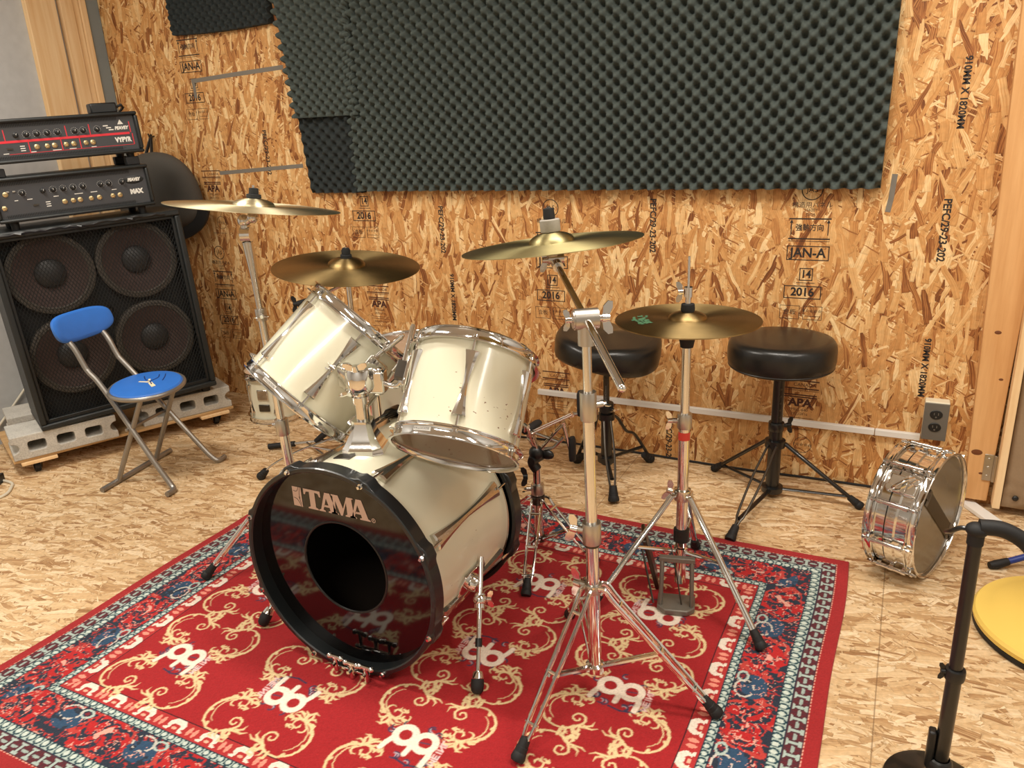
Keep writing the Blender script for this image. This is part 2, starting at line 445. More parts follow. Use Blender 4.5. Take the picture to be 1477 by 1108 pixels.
# stamps printed on the boards
WALLF = lambda x, z, rot=0: Matrix(((1, 0, 0, x), (0, 0, -1, YB), (0, 1, 0, z), (0, 0, 0, 1))) @ RZ(rot)
def rect(mb, x, z, w, h, t=.0030):
    for cx, cz, a, c in ((x, z+h/2, w+t, t), (x, z-h/2, w+t, t), (x-w/2, z, t, h), (x+w/2, z, t, h)):
        mb.box((cx, YB-.0003, cz), (a, .0004, c))
def bar(mb, x, z, w, t=.0042): mb.box((x, YB-.0003, z), (w, .0004, t))
def ring(mb, x, z, r, t=.003): mb.lathe([(r-t/2, 0), (r-t/2, .0005), (r+t/2, .0005), (r+t/2, 0)], WALLF(x, z), 32)
def stamp_top(x, z, name='printed_stamp'):
    b = MB()
    ring(b, x, z+.208, .032); b.text('JAS', .026, WALLF(x, z+.208))
    b.text('構造用パネル', .021, WALLF(x+.003, z+.158)); b.text('25620Y', .014, WALLF(x, z+.142)); b.text('JSMA', .014, WALLF(x, z+.128))
    bar(b, x, z+.114, .132); b.text('強軸方向', .025, WALLF(x, z+.084), bold=.0004, xs=.9)
    for q in (-1, 1):
        b.box((x+q*.058, YB-.0003, z+.082), (.003, .0004, .044)); b.prism([(-.006, 0), (.006, 0), (0, .012)], .0004, WALLF(x+q*.058, z+.1))
    bar(b, x, z+.048, .132); bar(b, x, z+.040, .132, .0015)
    rect(b, x, z, .132, .046); b.text('JAN-A', .044, WALLF(x, z), bold=.0012, xs=.95)
    rect(b, x, z-.072, .040, .040); b.text('14', .038, WALLF(x, z-.072), bold=.001, xs=.85)
    bar(b, x, z-.101, .06, .002)
    rect(b, x-.008, z-.134, .118, .042); b.text('2016', .040, WALLF(x-.008, z-.134), bold=.0012, xs=.95)
    rect(b, x-.045, z-.205, .064, .046, .0015); rect(b, x+.03, z-.205, .06, .046, .0015)
    b.text('合板', .022, WALLF(x-.045, z-.205)); b.text('F☆☆☆☆', .013, WALLF(x+.03, z-.198)); bar(b, x+.03, z-.216, .05, .0015)
    b.build(name, M['ink'], wb, smooth=0)
def stamp_low(x, z, name='printed_stamp'):
    b = MB()
    b.text('CANADA', .018, WALLF(x+.012, z+.068)); bar(b, x, z+.083, .12); bar(b, x, z+.054, .12); bar(b, x, z+.047, .12, .0015)
    bar(b, x, z+.03, .11); bar(b, x, z+.022, .11)
    b.text('APA', .040, WALLF(x, z), bold=.0018, xs=1.05); b.text('MILL-640', .015, WALLF(x, z-.026)); b.text('2R32/2F16', .013, WALLF(x, z-.042))
    bar(b, x, z-.057, .10, .0015); bar(b, x, z-.066, .10, .0015); b.text('SHEATHING', .012, WALLF(x, z-.08)); bar(b, x, z-.1, .09, .0015)
    b.build(name, M['inkred'], wb, smooth=0)
    b = MB(); ring(b, x+.02, z-.16, .03, .0015); b.text('F☆☆☆☆', .014, WALLF(x+.02, z-.16)); bar(b, x, z-.21, .09, .0015); b.build(name, M['ink'], wb, smooth=0)
def side_text(x, z, body, size=.027):
    MB().text(body, size, WALLF(x, z, -PI/2), bold=.0009, ax='LEFT', xs=.95).build('printed_text', M['ink'], wb, smooth=0)
stamp_top(-.285, .820); stamp_low(-.272, .285)
stamp_top(-1.226, .756); stamp_low(-1.222, .219)
stamp_top(-2.105, 1.06); stamp_low(-2.08, .535)
stamp_top(-3.005, 1.59); stamp_low(-2.99, 1.045); stamp_top(-3.02, .53)
for x, z in ((.108, 1.0), (-.822, 1.0), (-1.722, .97), (-2.62, 1.3), (-.745, .165)): side_text(x, z, 'PEFC/29-23-202', .031)
for x, z in ((.114, 1.405), (.104, .555), (-1.69, .69)): side_text(x, z, '910MM X 1820MM')
# ------------------------------------------------------------------ rug
def build_rug():
    X0, X1, Y0, Y1 = -1.985, -.045, .655, 2.207
    st = .0025
    nx = int(round((X1-X0)/st))+1; ny = int(round((Y1-Y0)/st))+1
    xs = np.linspace(X0, X1, nx); ys = np.linspace(Y0, Y1, ny)
    GX, GY = np.meshgrid(xs, ys)
    rng = np.random.default_rng(4)
    def c3(*v): return np.array(S(*v)[:3])
    RED, DRED, CREAM, WHITE = c3(170, 40, 44), c3(150, 22, 28), c3(234, 208, 158), c3(236, 222, 206)
    NAVY, STEEL, MAROON, PALE, PINK, BRT, TEAL = c3(44, 52, 66), c3(50, 78, 106), c3(82, 46, 54), c3(176, 192, 184), c3(226, 166, 150), c3(184, 58, 56), c3(40, 78, 90)
    img = np.empty((ny, nx, 3)); img[:] = RED
    def vnoise(sx, sy, seed):
        r = np.random.default_rng(seed)
        gx = (xs-X0)/sx; gy = (ys-Y0)/sy
        n = r.random((int(gy[-1])+3, int(gx[-1])+3))
        ix = gx.astype(int); iy = gy.astype(int); fx = gx-ix; fy = gy-iy
        fx = fx*fx*(3-2*fx); fy = fy*fy*(3-2*fy)
        a = n[np.ix_(iy, ix)]; b = n[np.ix_(iy, ix+1)]; c = n[np.ix_(iy+1, ix)]; d = n[np.ix_(iy+1, ix+1)]
        return (a*(1-fx)+b*fx)*(1-fy)[:, None]+(c*(1-fx)+d*fx)*fy[:, None]
    # distance from the edge and position along it
    d = np.minimum.reduce([GX-X0, X1-GX, GY-Y0, Y1-GY])
    horiz = np.minimum(GY-Y0, Y1-GY) < np.minimum(GX-X0, X1-GX)
    s = np.where(horiz, GX-(X0+X1)/2, GY-(Y0+Y1)/2)
    def blend(mask, colour): img[mask] = colour
    def per(p, off=0.): return np.abs(((s+off)/p) % 1-.5)*2        # 0..1..0 triangular
    # outer red edge with beads
    blend(d < .034, c3(164, 42, 44))
    blend((d > .031) & (d < .0345) & (per(.011) > .4), c3(232, 170, 150))
    # dark band with bone shapes
    b1 = (d >= .0345) & (d < .072); blend(b1, MAROON)
    u = ((s/.038) % 1-.5)*.038; v = d-.053; k = np.floor(s/.038)
    for du, dv, ra, rb in ((0, 0, .004, .017), (0, .013, .013, .0035), (0, -.013, .013, .0035)):
        blend(b1 & (((u-du)/ra)**2+((v-dv)/rb)**2 < 1), PALE*.95)
    u2 = (((s+.019)/.038) % 1-.5)*.038
    blend(b1 & ((u2/.011)**2+(v/.004)**2 < 1), PALE*.8)
    blend(b1 & (((np.abs(u2)-.006)/.005)**2+((np.abs(v)-.009)/.006)**2 < 1), c3(96, 40, 48))
    # pale strip with navy loops
    def strip(a, b_, p):
        m = (d >= a) & (d < b_); blend(m, PALE)
        c = (a+b_)/2; w = (b_-a)
        uu = ((s/p) % 1-.5)*p; rr = np.hypot(uu/(p*.46), (d-c-w*.08)/(w*.46))
        blend(m & (np.abs(rr-.85) < .2) & (uu > -p*.36), TEAL*.7)
        blend(m & (rr < .5), c3(206, 216, 206))
        blend((d >= a-.001) & (d < a+.0018), NAVY); blend((d >= b_-.0018) & (d < b_+.001), NAVY)
    # main band of flowers
    b3 = (d >= .098) & (d < .206); blend(b3, NAVY)
    n1 = vnoise(.017, .017, 1)*.6+vnoise(.008, .008, 2)*.4
    n2 = vnoise(.013, .013, 3)*.6+vnoise(.006, .006, 5)*.4
    P = .246; ph = ((s/P) % 1)
    bl = np.hypot((ph-.5)*P/.042, (d-.158)/.030)
    dens = .40+.10*np.cos(2*PI*ph)
    blend(b3 & (np.abs(n1-.5) < dens*.17) , c3(150, 46, 50))
    blend(b3 & (np.abs(n1-.5) < dens*.085), BRT)
    wx = (vnoise(.03, .03, 21)-.5)*.05; wy = (vnoise(.03, .03, 22)-.5)*.05
    fl = np.hypot(((((ph+.5) % 1)-.5)*P+wx)/.080, (d-.152+wy)/.060)
    blend(b3 & (fl < 1.0) & (n2 > .40), c3(186, 40, 42))
    blend(b3 & (fl < 1.1) & (fl > .92) & (n1 > .42), c3(190, 66, 60))
    ang = np.arctan2(d-.152, (((ph+.5) % 1)-.5)*P)
    blend(b3 & (fl < .95) & (np.cos(5*ang+11*fl) > .45) & (n1 > .45), NAVY)
    blend(b3 & (fl < .8) & (np.abs(n2-.52) < .022) & (n1 > .38), PINK)
    blend(b3 & (fl < .16), PINK)
    blend(b3 & (bl < 1.0) & (n1 > .33), STEEL)
    blend(b3 & (np.abs(n2-.5) < .018) & (n1 > .5), PINK)
    cr = np.hypot((ph-.62)*P/.018, (d-.188)/.012)
    blend(b3 & (cr > .72) & (cr < 1.15), PALE); blend(b3 & (cr < .4), c3(120, 40, 52))
    cr = np.hypot((ph-.45)*P/.03, (d-.178)/.022)
    blend(b3 & (cr > .86) & (cr < 1.06) & (n2 > .45), c3(204, 196, 186))
    strip(.072, .0985, .024); strip(.205, .2255, .022)
    # red band with tulips
    b5 = (d >= .2265) & (d < .268); blend(b5, c3(180, 52, 52))
    Q = .1025; uu = ((s/Q) % 1-.5)*Q; vv = d-.246
    tul = (np.hypot(uu/.026, (vv-.004)/.017) < 1) & (np.hypot(uu/.013, (vv+.004)/.012) > 1)
    blend(b5 & tul & (vv > -.010), WHITE)
    blend(b5 & (np.abs(uu) < .016-(.021-vv)*.55) & (vv > .004), WHITE)
    blend(b5 & (np.abs(uu) < .016) & (vv > .0165), WHITE)
    blend(b5 & (np.hypot((np.abs(uu)-.022)/.007, (vv+.012)/.004) < 1), WHITE)
    blend(b5 & (np.hypot((np.abs(uu)-.043)/.006, (vv)/.012) < 1), c3(236, 150, 130))
    blend(b5 & (np.hypot(uu/.007, (vv+.006)/.004) < 1), c3(236, 176, 150))
    blend((d >= .266) & (d < .2695), c3(30, 26, 34))
    # field: scrolls and emblems
    field = d >= .2695; img[field] = c3(166, 36, 40)
    cover = np.zeros((ny, nx))
    def stroke(pts, w, colour, z=1.0):
        pts = np.asarray(pts, float); ws = np.full(len(pts), w) if np.isscalar(w) else np.asarray(w)
        for i in range(len(pts)-1):
            a, b = pts[i], pts[i+1]; r = max(ws[i], ws[i+1])*.5+.002
            i0 = max(int((min(a[0], b[0])-r-X0)/st), 0); i1 = min(int((max(a[0], b[0])+r-X0)/st)+2, nx)
            j0 = max(int((min(a[1], b[1])-r-Y0)/st), 0); j1 = min(int((max(a[1], b[1])+r-Y0)/st)+2, ny)
            if i1 <= i0 or j1 <= j0: continue
            gx = GX[j0:j1, i0:i1]-a[0]; gy = GY[j0:j1, i0:i1]-a[1]; e = b-a; L = e@e+1e-12
            t = np.clip((gx*e[0]+gy*e[1])/L, 0, 1)
            dd = np.hypot(gx-t*e[0], gy-t*e[1])-(ws[i]*(1-t)+ws[i+1]*t)*.5
            al = (np.clip(.5-dd/st, 0, 1)*z)[..., None]
            blk = img[j0:j1, i0:i1]; blk[:] = blk*(1-al)+colour*al
    def arc(c, r, a0, a1, n=14, r1=None):
        t = np.linspace(0, 1, n); rr = r+(0 if r1 is None else (r1-r))*t; a = np.radians(a0+(a1-a0)*t)
        return np.stack([c[0]+rr*np.cos(a), c[1]+rr*np.sin(a)], 1)
    def tap(n, a, m, e):
        t = np.linspace(0, 1, n); return np.where(t < .5, a+(m-a)*t*2, m+(e-m)*(t-.5)*2)
    motif = []
    motif.append((arc((-.004, 0), .058, 62, 240, 26), tap(26, .0088, .0064, .0036)))
    motif.append((arc((.004, 0), .048, 60, 190, 18), tap(18, .0034, .0028, .0015)))
    motif.append((arc((-.004, 0), .058, 236, 278, 12), tap(12, .0035, .0085, .006)))
    motif.append((arc((.008, -.037), .021, 262, 690, 30, .004), tap(30, .0058, .0038, .003)))
    # fork of leaves outside the curl
    motif.append((np.array([[-.012, -.056], [-.020, -.068], [-.013, -.082], [-.022, -.092]]), [.010, .008, .007, .002]))
    motif.append((np.array([[-.002, -.060], [.010, -.072], [.020, -.084], [.034, -.088]]), [.008, .006, .0045, .002]))
    motif.append((np.array([[-.036, -.044], [-.050, -.055], [-.048, -.066]]), [.007, .008, .002]))
    motif.append((np.array([[-.022, -.092], [-.034, -.084], [-.030, -.076]]), [.004, .006, .002]))
    # leaf tuft at the other end
    motif.append((np.array([[.030, .046], [.044, .042], [.058, .050], [.072, .046]]), [.010, .011, .007, .002]))
    motif.append((np.array([[.040, .042], [.050, .030], [.062, .028], [.070, .018]]), [.009, .007, .006, .002]))
    motif.append((np.array([[.036, .050], [.044, .062], [.058, .066]]), [.008, .006, .002]))
    motif.append((np.array([[.050, .032], [.046, .018], [.036, .010], [.040, -.002], [.032, -.004]]), [.006, .0045, .004, .0055, .003]))
    motif.append((np.array([[.036, .010], [.026, .016], [.020, .008]]), [.004, .006, .002]))
    motif.append((arc((.060, .004), .010, 150, -120, 10), tap(10, .004, .006, .002)))
    motif.append((np.array([[.052, .020], [.064, .006], [.074, .008]]), [.005, .006, .003]))
    motif.append((arc((.014, .034), .011, 60, 250, 9), tap(9, .004, .005, .002)))
    def leaf(x, y, a, L, w, bend=.35):
        a = math.radians(a); p = np.array([[x, y], [x+.35*L*math.cos(a), y+.35*L*math.sin(a)], [x+.75*L*math.cos(a+bend*.5), y+.75*L*math.sin(a+bend*.5)], [x+L*math.cos(a+bend), y+L*math.sin(a+bend)]])
        motif.append((p, [w*.35, w, w*.7, w*.12]))
    for x, y, a, L, w, bd in ((.036, .046, 75, .026, .007, .8), (.046, .046, 40, .030, .008, .9), (.052, .040, 5, .030, .008, -.8), (.044, .036, -35, .026, .007, -.7), (.022, .052, 105, .020, .006, .9), (-.012, -.058, 215, .026, .009, .7), (-.004, -.062, 255, .030, .008, -.8), (-.024, -.052, 190, .024, .007, .8), (.008, -.060, 300, .030, .007, .9), (.060, .010, 330, .018, .006, .9), (.040, .004, 200, .016, .006, -.8), (.030, .030, 210, .018, .006, .8)):
        leaf(x, y, a, L, w, bd)
    for a in (95, 140, 190):
        r = math.radians(a); motif.append((np.array([[.055*math.cos(r), .055*math.sin(r)], [.064*math.cos(r+.20), .064*math.sin(r+.20)]]), [.009, .0015]))
    cols = [-1.56+.3585*k for k in range(4)]; rows = [1.083+.333*k for k in range(3)]
    for i, cx in enumerate(cols):
        for j, cy in enumerate(rows):
            flip = 1 if (i+j) % 2 == 0 else -1
            for qx, qy in ((-1, 1), (1, 1), (-1, -1), (1, -1)):
                ox, oy = cx+qx*.088, cy+qy*.100
                th = math.atan2(-qy*.100, -qx*.088); cs, sn = math.cos(th), math.sin(th)
                mir = qx*qy
                for pts, w in motif:
                    x = pts[:, 0]*.94; y = pts[:, 1]*mir*.94
                    jit = rng.normal(0, .0006, pts.shape)
                    stroke(np.stack([ox+cs*x-sn*y, oy+sn*x+cs*y], 1)+jit, np.asarray(w)*.92, CREAM*(.93+.09*rng.random()))
            f = lambda pts: np.array([[cx+flip*p[0], cy+flip*p[1]] for p in pts])
            # small dark curls and letters round the emblem
            for q in range(11):
                a = rng.uniform(0, 360); r = rng.uniform(.050, .062)
                c0 = (r*1.15*math.cos(math.radians(a)), r*.9*math.sin(math.radians(a)))
                stroke(f(arc(c0, .009, a, a+200, 7)), .0035, c3(60, 58, 84)); stroke(f(arc(c0, .006, a+90, a+220, 5)), .002, c3(190, 170, 180))
            stroke(f([(-.01, -.052), (.02, -.058), (.05, -.052), (.068, -.034), (.074, -.01)]), .0045, c3(48, 54, 80))
            letters = dict(M=[[(0, 0), (0, 1), (.4, .4), (.8, 1), (.8, 0)]], E=[[(.6, 0), (0, 0), (0, 1), (.6, 1)], [(0, .5), (.5, .5)]], I=[[(.1, 0), (.1, 1)]], N=[[(0, 0), (0, 1), (.7, 0), (.7, 1)]], L=[[(0, 1), (0, 0), (.6, 0)]])
            adv = 0
            for ch, w in (('M', 1.1), ('E', .95), ('I', .5), ('N', 1.05), ('L', .8)):
                for pl in letters[ch]:
                    stroke(f([(.062+.013*py_, -.036+.0165*(adv+px_)) for px_, py_ in pl]), .0032, c3(244, 210, 206))
                adv += w
            # emblem: two joined rings on three legs
            WH = c3(246, 230, 212)
            for rx in (-.027, .027):
                stroke(f(arc((rx, .012-rx*.06), .0235, 0, 360, 28)), .0155, WH)
            stroke(f([(-.047, .002), (-.056, -.020), (-.060, -.038)]), .0135, WH)
            stroke(f([(-.006, .004), (.002, -.012), (.000, -.034)]), .0135, WH)
            stroke(f([(.047, .002), (.052, -.020), (.050, -.046)]), .0135, WH)
            stroke(f([(-.04, -.006), (0, -.008), (.04, -.008)]), .010, WH)
            stroke(f([(.016, .008), (.038, .012)]), .0032, c3(70, 66, 88))
    # pile: slight speckle of the yarn
    img *= (1+rng.normal(0, .07, (ny, nx)))[..., None]
    img *= (.92+.16*vnoise(.2, .2, 8))[..., None]
    img = np.clip(img*.94, 0, 1)
    Z = .0055+.0012*(vnoise(.3, .25, 9)-.5)+rng.normal(0, .0002, (ny, nx))
    Z[[0, -1], :] = .003; Z[:, [0, -1]] = .003
    # the edge wavers a little
    wob = .004*np.sin(GY*4.1)+.003*np.sin(GY*9.7+1); GXw = GX+wob*np.clip((GX-(X0+X1)/2)/.97, -1, 1)
    co = np.stack([GXw, GY+.004*np.sin(GX*3.3), Z], -1).reshape(-1, 3)
    # side skirt down to the floor
    per_i = list(range(nx))+[j*nx+nx-1 for j in range(1, ny)]+[(ny-1)*nx+i for i in range(nx-2, -1, -1)]+[j*nx for j in range(ny-2, 0, -1)]
    sk = co[per_i].copy(); sk[:, 2] = .0004
    I = np.arange(nx*ny).reshape(ny, nx)
    q = np.stack([I[:-1, :-1], I[:-1, 1:], I[1:, 1:], I[1:, :-1]], -1).reshape(-1, 4)
    n0 = nx*ny; pi = np.array(per_i); a = np.arange(len(pi)); bb = (a+1) % len(pi)
    q2 = np.stack([pi[a], n0+a, n0+bb, pi[bb]], -1)
    q = np.concatenate([q, q2]); co = np.concatenate([co, sk])
    colr = np.concatenate([img.reshape(-1, 3), img.reshape(-1, 3)[per_i]])
    me = bpy.data.meshes.new('rug')
    me.vertices.add(len(co)); me.vertices.foreach_set('co', co.ravel())
    me.loops.add(q.size); me.loops.foreach_set('vertex_index', q.ravel().astype(np.int32))
    me.polygons.add(len(q)); me.polygons.foreach_set('loop_start', np.arange(0, q.size, 4, dtype=np.int32))
    me.update(calc_edges=True); me.validate()
    at = me.color_attributes.new('yarn', 'FLOAT_COLOR', 'POINT')
    at.data.foreach_set('color', np.concatenate([colr, np.ones((len(colr), 1))], 1).astype(np.float32).ravel())
    m = NT('printed_rug'); an = m.new('ShaderNodeAttribute', attribute_name='yarn')
    m.set(color=an.outputs['Color'], rough=.95, spec=.15, sheen=.12)
    m.bump(m.noise(m.coord(), 420, 2), .5, .002)
    me.materials.append(m.mat); me.shade_smooth()
    o = bpy.data.objects.new('rug', me); COL.objects.link(o); WM['rug'] = I4
    tag(o, 'red and navy oriental-style rug with cream scrolls lying under the drum kit', 'rug')
build_rug()
# ------------------------------------------------------------------ acoustic foam
def foam(x0, x1, z0, z1, back, base, amp, P, phx, phz, label, lean=0., mat='foam', sag=0.):
    st = P/9.
    nx = int((x1-x0)/st)+1; nz = int((z1-z0)/st)+1
    xs = np.linspace(x0, x1, nx); zs = np.linspace(z0, z1, nz)
    GX, GZ = np.meshgrid(xs, zs)
    h = np.sin(2*PI*(GX+phx)/P)*np.sin(2*PI*(GZ+phz)/P)
    h = .5+.5*h; h = 1-(1-h)**1.35
    dep = base+amp*h
    r = np.random.default_rng(int(x0*-100)+3)
    wob = .006*np.sin(GX*7+1)*np.sin(GZ*5)
    Yf = YB-back-dep-wob*.6
    Xs = GX-lean*(GZ-z0)*(x1-GX)/(x1-x0) if lean > 0 else GX-lean*(GZ-z0)*(GX-x0)/(x1-x0)
    co = np.stack([Xs, Yf, GZ-sag*np.sin(PI*(GX-x0)/(x1-x0))], -1).reshape(-1, 3)
    I = np.arange(nx*nz).reshape(nz, nx)
    q = np.stack([I[:-1, :-1], I[:-1, 1:], I[1:, 1:], I[1:, :-1]], -1).reshape(-1, 4).tolist()
    per_i = list(range(nx))+[j*nx+nx-1 for j in range(1, nz)]+[(nz-1)*nx+i for i in range(nx-2, -1, -1)]+[j*nx for j in range(nz-2, 0, -1)]
    bk = co[per_i].copy(); bk[:, 1] = YB
    n0 = nx*nz; n = len(per_i)
    q += [[per_i[(a+1) % n], per_i[a], n0+a, n0+(a+1) % n] for a in range(n)]
    q.append([n0+a for a in range(n)])
    b = MB(); b.V = [Vector(v) for v in np.concatenate([co, bk]).tolist()]; b.F = [tuple(f) for f in q]
    o = b.build('acoustic_foam_panel', M[mat], smooth=60)
    tag(o, label, 'foam panel', 'egg-crate foam panels on the back wall')
foam(-2.105, -.083, 1.034, 2.12, 0, .010, .052, .0505, 0, .01, 'largest black egg-crate foam panel, spanning the back wall above the cymbals', lean=-.006)
foam(-2.392, -2.062, 1.340, 2.12, 0, .024, .040, .0460, .01, .0, 'narrow black egg-crate foam panel overlapping the left edge of the largest panel', lean=.10)
foam(-2.368, -2.085, 1.026, 1.345, 0, .004, .030, .050, .02, .012, 'small square foam panel tucked under the narrow panel, left of the largest panel', lean=.09, mat='foam_dark')
foam(-3.062, -2.476, 1.724, 2.12, 0, .010, .030, .0440, .0, .02, 'dark foam panel at the top of the wall above the grey tape strips', lean=.02, mat='foam_dark', sag=.008)  # dimness from grazing light is put into this panel's darker foam colour

# ------------------------------------------------------------------ things on the wall
def tape(pts, w, label):
    b = MB(); up = [Vector((x, YB-.0004, z)) for x, z in pts]; vs = []; fs = []
    for i, p in enumerate(up):
        d = (up[min(i+1, len(up)-1)]-up[max(i-1, 0)]).normalized(); n_ = Vector((-d.z, 0, d.x))
        for y in (YB, YB-.0008):
            for q in (1, -1): vs.append((p.x+q*n_.x*w/2, y, p.z+q*n_.z*w/2))
    for i in range(len(up)-1):
        a = i*4; c = a+4
        fs += [(a+2, a+3, c+3, c+2), (a, c, c+1, a+1), (a, a+2, c+2, c), (a+1, c+1, c+3, a+3)]
    fs += [(0, 1, 3, 2), (len(vs)-4, len(vs)-2, len(vs)-1, len(vs)-3)]
    b.add(vs, fs); tag(b.build('tape_strip', M['tape'], smooth=0), label, 'tape', 'grey tape on the back wall')
tape([(-3.018, 1.528), (-2.75, 1.54), (-2.46, 1.551)], .018, 'long grey tape strip on the wall below the dark foam panel')
tape([(-3.006, 1.519), (-3.005, 1.455)], .018, 'short upright grey tape piece at the left end of the long tape strip')
tape([(-2.93, 1.117), (-2.7, 1.128), (-2.418, 1.142)], .017, 'grey tape strip on the wall above the left crash cymbal')
tape([(-.046, 1.075), (-.050, 1.0), (-.056, .958)], .016, 'short dark tape piece on the wall below the right corner of the largest foam panel')

def raceway(x0, x1, label):
    o = MB().box(((x0+x1)/2, YB-.009, .213), (x1-x0, .018, .022)).build('cable_raceway', M['white_plastic'], bevel=.002)
    tag(o, label, 'cable cover', 'white cable covers along the back wall')
raceway(-1.3, -.022, 'longer white cable cover running along the wall behind the stools')
raceway(-.020, .118, 'short white cable cover joining the wall outlet box')
t = thing('wall_outlet', 'grey electrical outlet box on the wall above the chrome snare drum', 'outlet', (.155, YB, .288))
MB().box((.155, YB-.021, .288), (.072, .042, .132)).build('box', M['cream_plastic'], t, bevel=.003)
MB().box((.155, YB-.0445, .286), (.072, .005, .128)).build('cover_plate', M['steel_plate'], t, bevel=.001)
for z in (.312, .268):
    f = Matrix(((1, 0, 0, .155), (0, 0, -1, YB-.047), (0, 1, 0, z), (0, 0, 0, 1)))
    r_ = MB(); r_.lathe([(0, .003), (.0155, .003), (.017, .0015), (.017, 0)], f @ Matrix.Diagonal((1.1, .92, 1, 1)), 24)
    ro = r_.build('receptacle', M['black_plastic'], t)
    s_ = MB()
    for px in (-.006, .006): s_.box((px, .003, .0032), (.0022, .008, .0006), f)
    s_.lathe([(0, .0036), (.0026, .0036), (.0026, .003)], f @ T(0, -.008, 0), 10)
    s_.build('slot', M['steel_plate'], ro, smooth=0)

# ------------------------------------------------------------------ dolly, concrete blocks
RZD = T(-3.135, 2.126, 0) @ RZ(rad(66.0))          # local -y faces the room
t = thing('dolly', 'low plywood dolly on casters carrying concrete blocks and the speaker cabinet', 'dolly', RZD)
MB(RZD).box((0, .004, .069), (.90, .455, .012)).build('deck', M['ply'], t, smooth=0, bevel=.002)
for x in (-.36, .36):
    MB(RZD).box((x, 0, .0565), (.13, .475, .013)).build('batten', M['pine'], t, smooth=0, bevel=.002)
for x in (-.37, .37):
    for y in (-.200, .200):
        c = MB(RZD); c.box((x, y, .048), (.05, .05, .004))
        c.add([(x-.019, y-.02, .047), (x-.019, y+.02, .047), (x-.015, y+.024, .014), (x-.015, y-.002, .014)], [(0, 1, 2, 3), (3, 2, 1, 0)])
        c.add([(x+.019, y-.02, .047), (x+.019, y+.02, .047), (x+.015, y+.024, .014), (x+.015, y-.002, .014)], [(0, 1, 2, 3), (3, 2, 1, 0)])
        co2 = c.build('caster', M['alu'], t)
        w = MB(RZD); w.tube([(x-.012, y+.012, .0235), (x-.010, y+.012, .0235), (x+.010, y+.012, .0235), (x+.012, y+.012, .0235)], [.020, .0235, .0235, .020], 24)
        w.build('wheel', M['black_rubber'], co2)
def block_mesh():
    W, D, H = .39, .19, .10
    def rr(cx, cz, w, h, r, n=4):
        p = []
        for qx, qz, a in ((1, 1, 0), (-1, 1, 90), (-1, -1, 180), (1, -1, 270)):
            for i in range(n+1):
                t_ = rad(a+90*i/n); p.append((cx+qx*(w/2-r)+r*math.cos(t_), cz+qz*(h/2-r)+r*math.sin(t_)))
        return p
    import bmesh
    bm = bmesh.new()
    outer = [(-W/2, 0), (W/2, 0)]
    for i in range(9):                                         # right end notch
        a = rad(-90+180*i/8); outer.append((W/2-.026*math.cos(a), H/2+.022*math.sin(a)))
    outer += [(W/2, H), (-W/2, H)]
    for i in range(9):
        a = rad(90-180*i/8); outer.append((-W/2+.026*math.cos(a), H/2+.022*math.sin(a)))
    loops = [outer]+[rr(cx, H/2, .066, .043, .012) for cx in (-.105, 0, .105)]
    ed = []
    for lp in loops:
        v = [bm.verts.new((x, -D/2, z)) for x, z in lp]
        ed += [bm.edges.new((v[i], v[(i+1) % len(v)])) for i in range(len(v))]
    bmesh.ops.triangle_fill(bm, use_beauty=True, use_dissolve=False, edges=ed)
    front = bm.faces[:]
    ex = bmesh.ops.extrude_face_region(bm, geom=front)
    bmesh.ops.translate(bm, verts=[g for g in ex['geom'] if isinstance(g, bmesh.types.BMVert)], vec=(0, D, 0))
    bmesh.ops.recalc_face_normals(bm, faces=bm.faces[:])
    me = bpy.data.meshes.new('concrete_block'); bm.to_mesh(me); bm.free(); me.materials.append(M['concrete']); return me
bme = block_mesh()
for (x, y, lab) in ((-3.106, 1.843, 'hollow concrete block under the near corner of the speaker cabinet, behind the blue chair'),
                    (-2.924, 2.312, 'hollow concrete block on the dolly under the far corner of the speaker cabinet'),
                    (-3.352, 1.985, 'hollow concrete block at the back of the dolly against the grey wall')):
    o = bpy.data.objects.new('concrete_block', bme); COL.objects.link(o); o.matrix_world = T(x, y, .0752) @ RZ(rad(64)); WM[o.name] = I4
    bv = o.modifiers.new('bevel', 'BEVEL'); bv.width = .003; bv.segments = 2; bv.limit_method = 'ANGLE'; bv.angle_limit = rad(50)
    tag(o, lab, 'concrete block', 'concrete blocks under the speaker cabinet')

# ------------------------------------------------------------------ speaker cabinet
CF = T(-3.044, 1.727, .1755) @ RZ(rad(65)) @ RY(rad(-2.2))       # origin: near lower front corner, x along the front, -y towards the room
CW, CH, CD = .712, .795, .29
t = thing('speaker_cabinet', 'black bass speaker cabinet with four round drivers behind a steel mesh grille', 'speaker cabinet', CF @ T(CW/2, CD/2, 0))
c = MB(CF); e = .024
for cen, dim in (((CW/2, CD/2, e/2), (CW, CD, e)), ((CW/2, CD/2, CH-e/2), (CW, CD, e)), ((e/2, CD/2, CH/2), (e, CD, CH-2*e)), ((CW-e/2, CD/2, CH/2), (e, CD, CH-2*e)), ((CW/2, CD-.01, CH/2), (CW-2*e, .02, CH-2*e))):
    c.box(cen, dim)
c.build('cabinet_shell', M['vinyl'], t, bevel=.006)
MB(CF).box((CW/2, .100, CH/2), (CW-2*e, .02, CH-2*e)).build('baffle', M['baffle'], t, smooth=0)
for x in (.04, CW-.04):
    for y in (.05, CD-.05):
        MB(CF).lathe([(0, -x*math.tan(rad(2.2))), (.018, -x*math.tan(rad(2.2))), (.020, .002), (0, .002)], T(x, y, 0), 16).build('foot', M['black_rubber'], t)
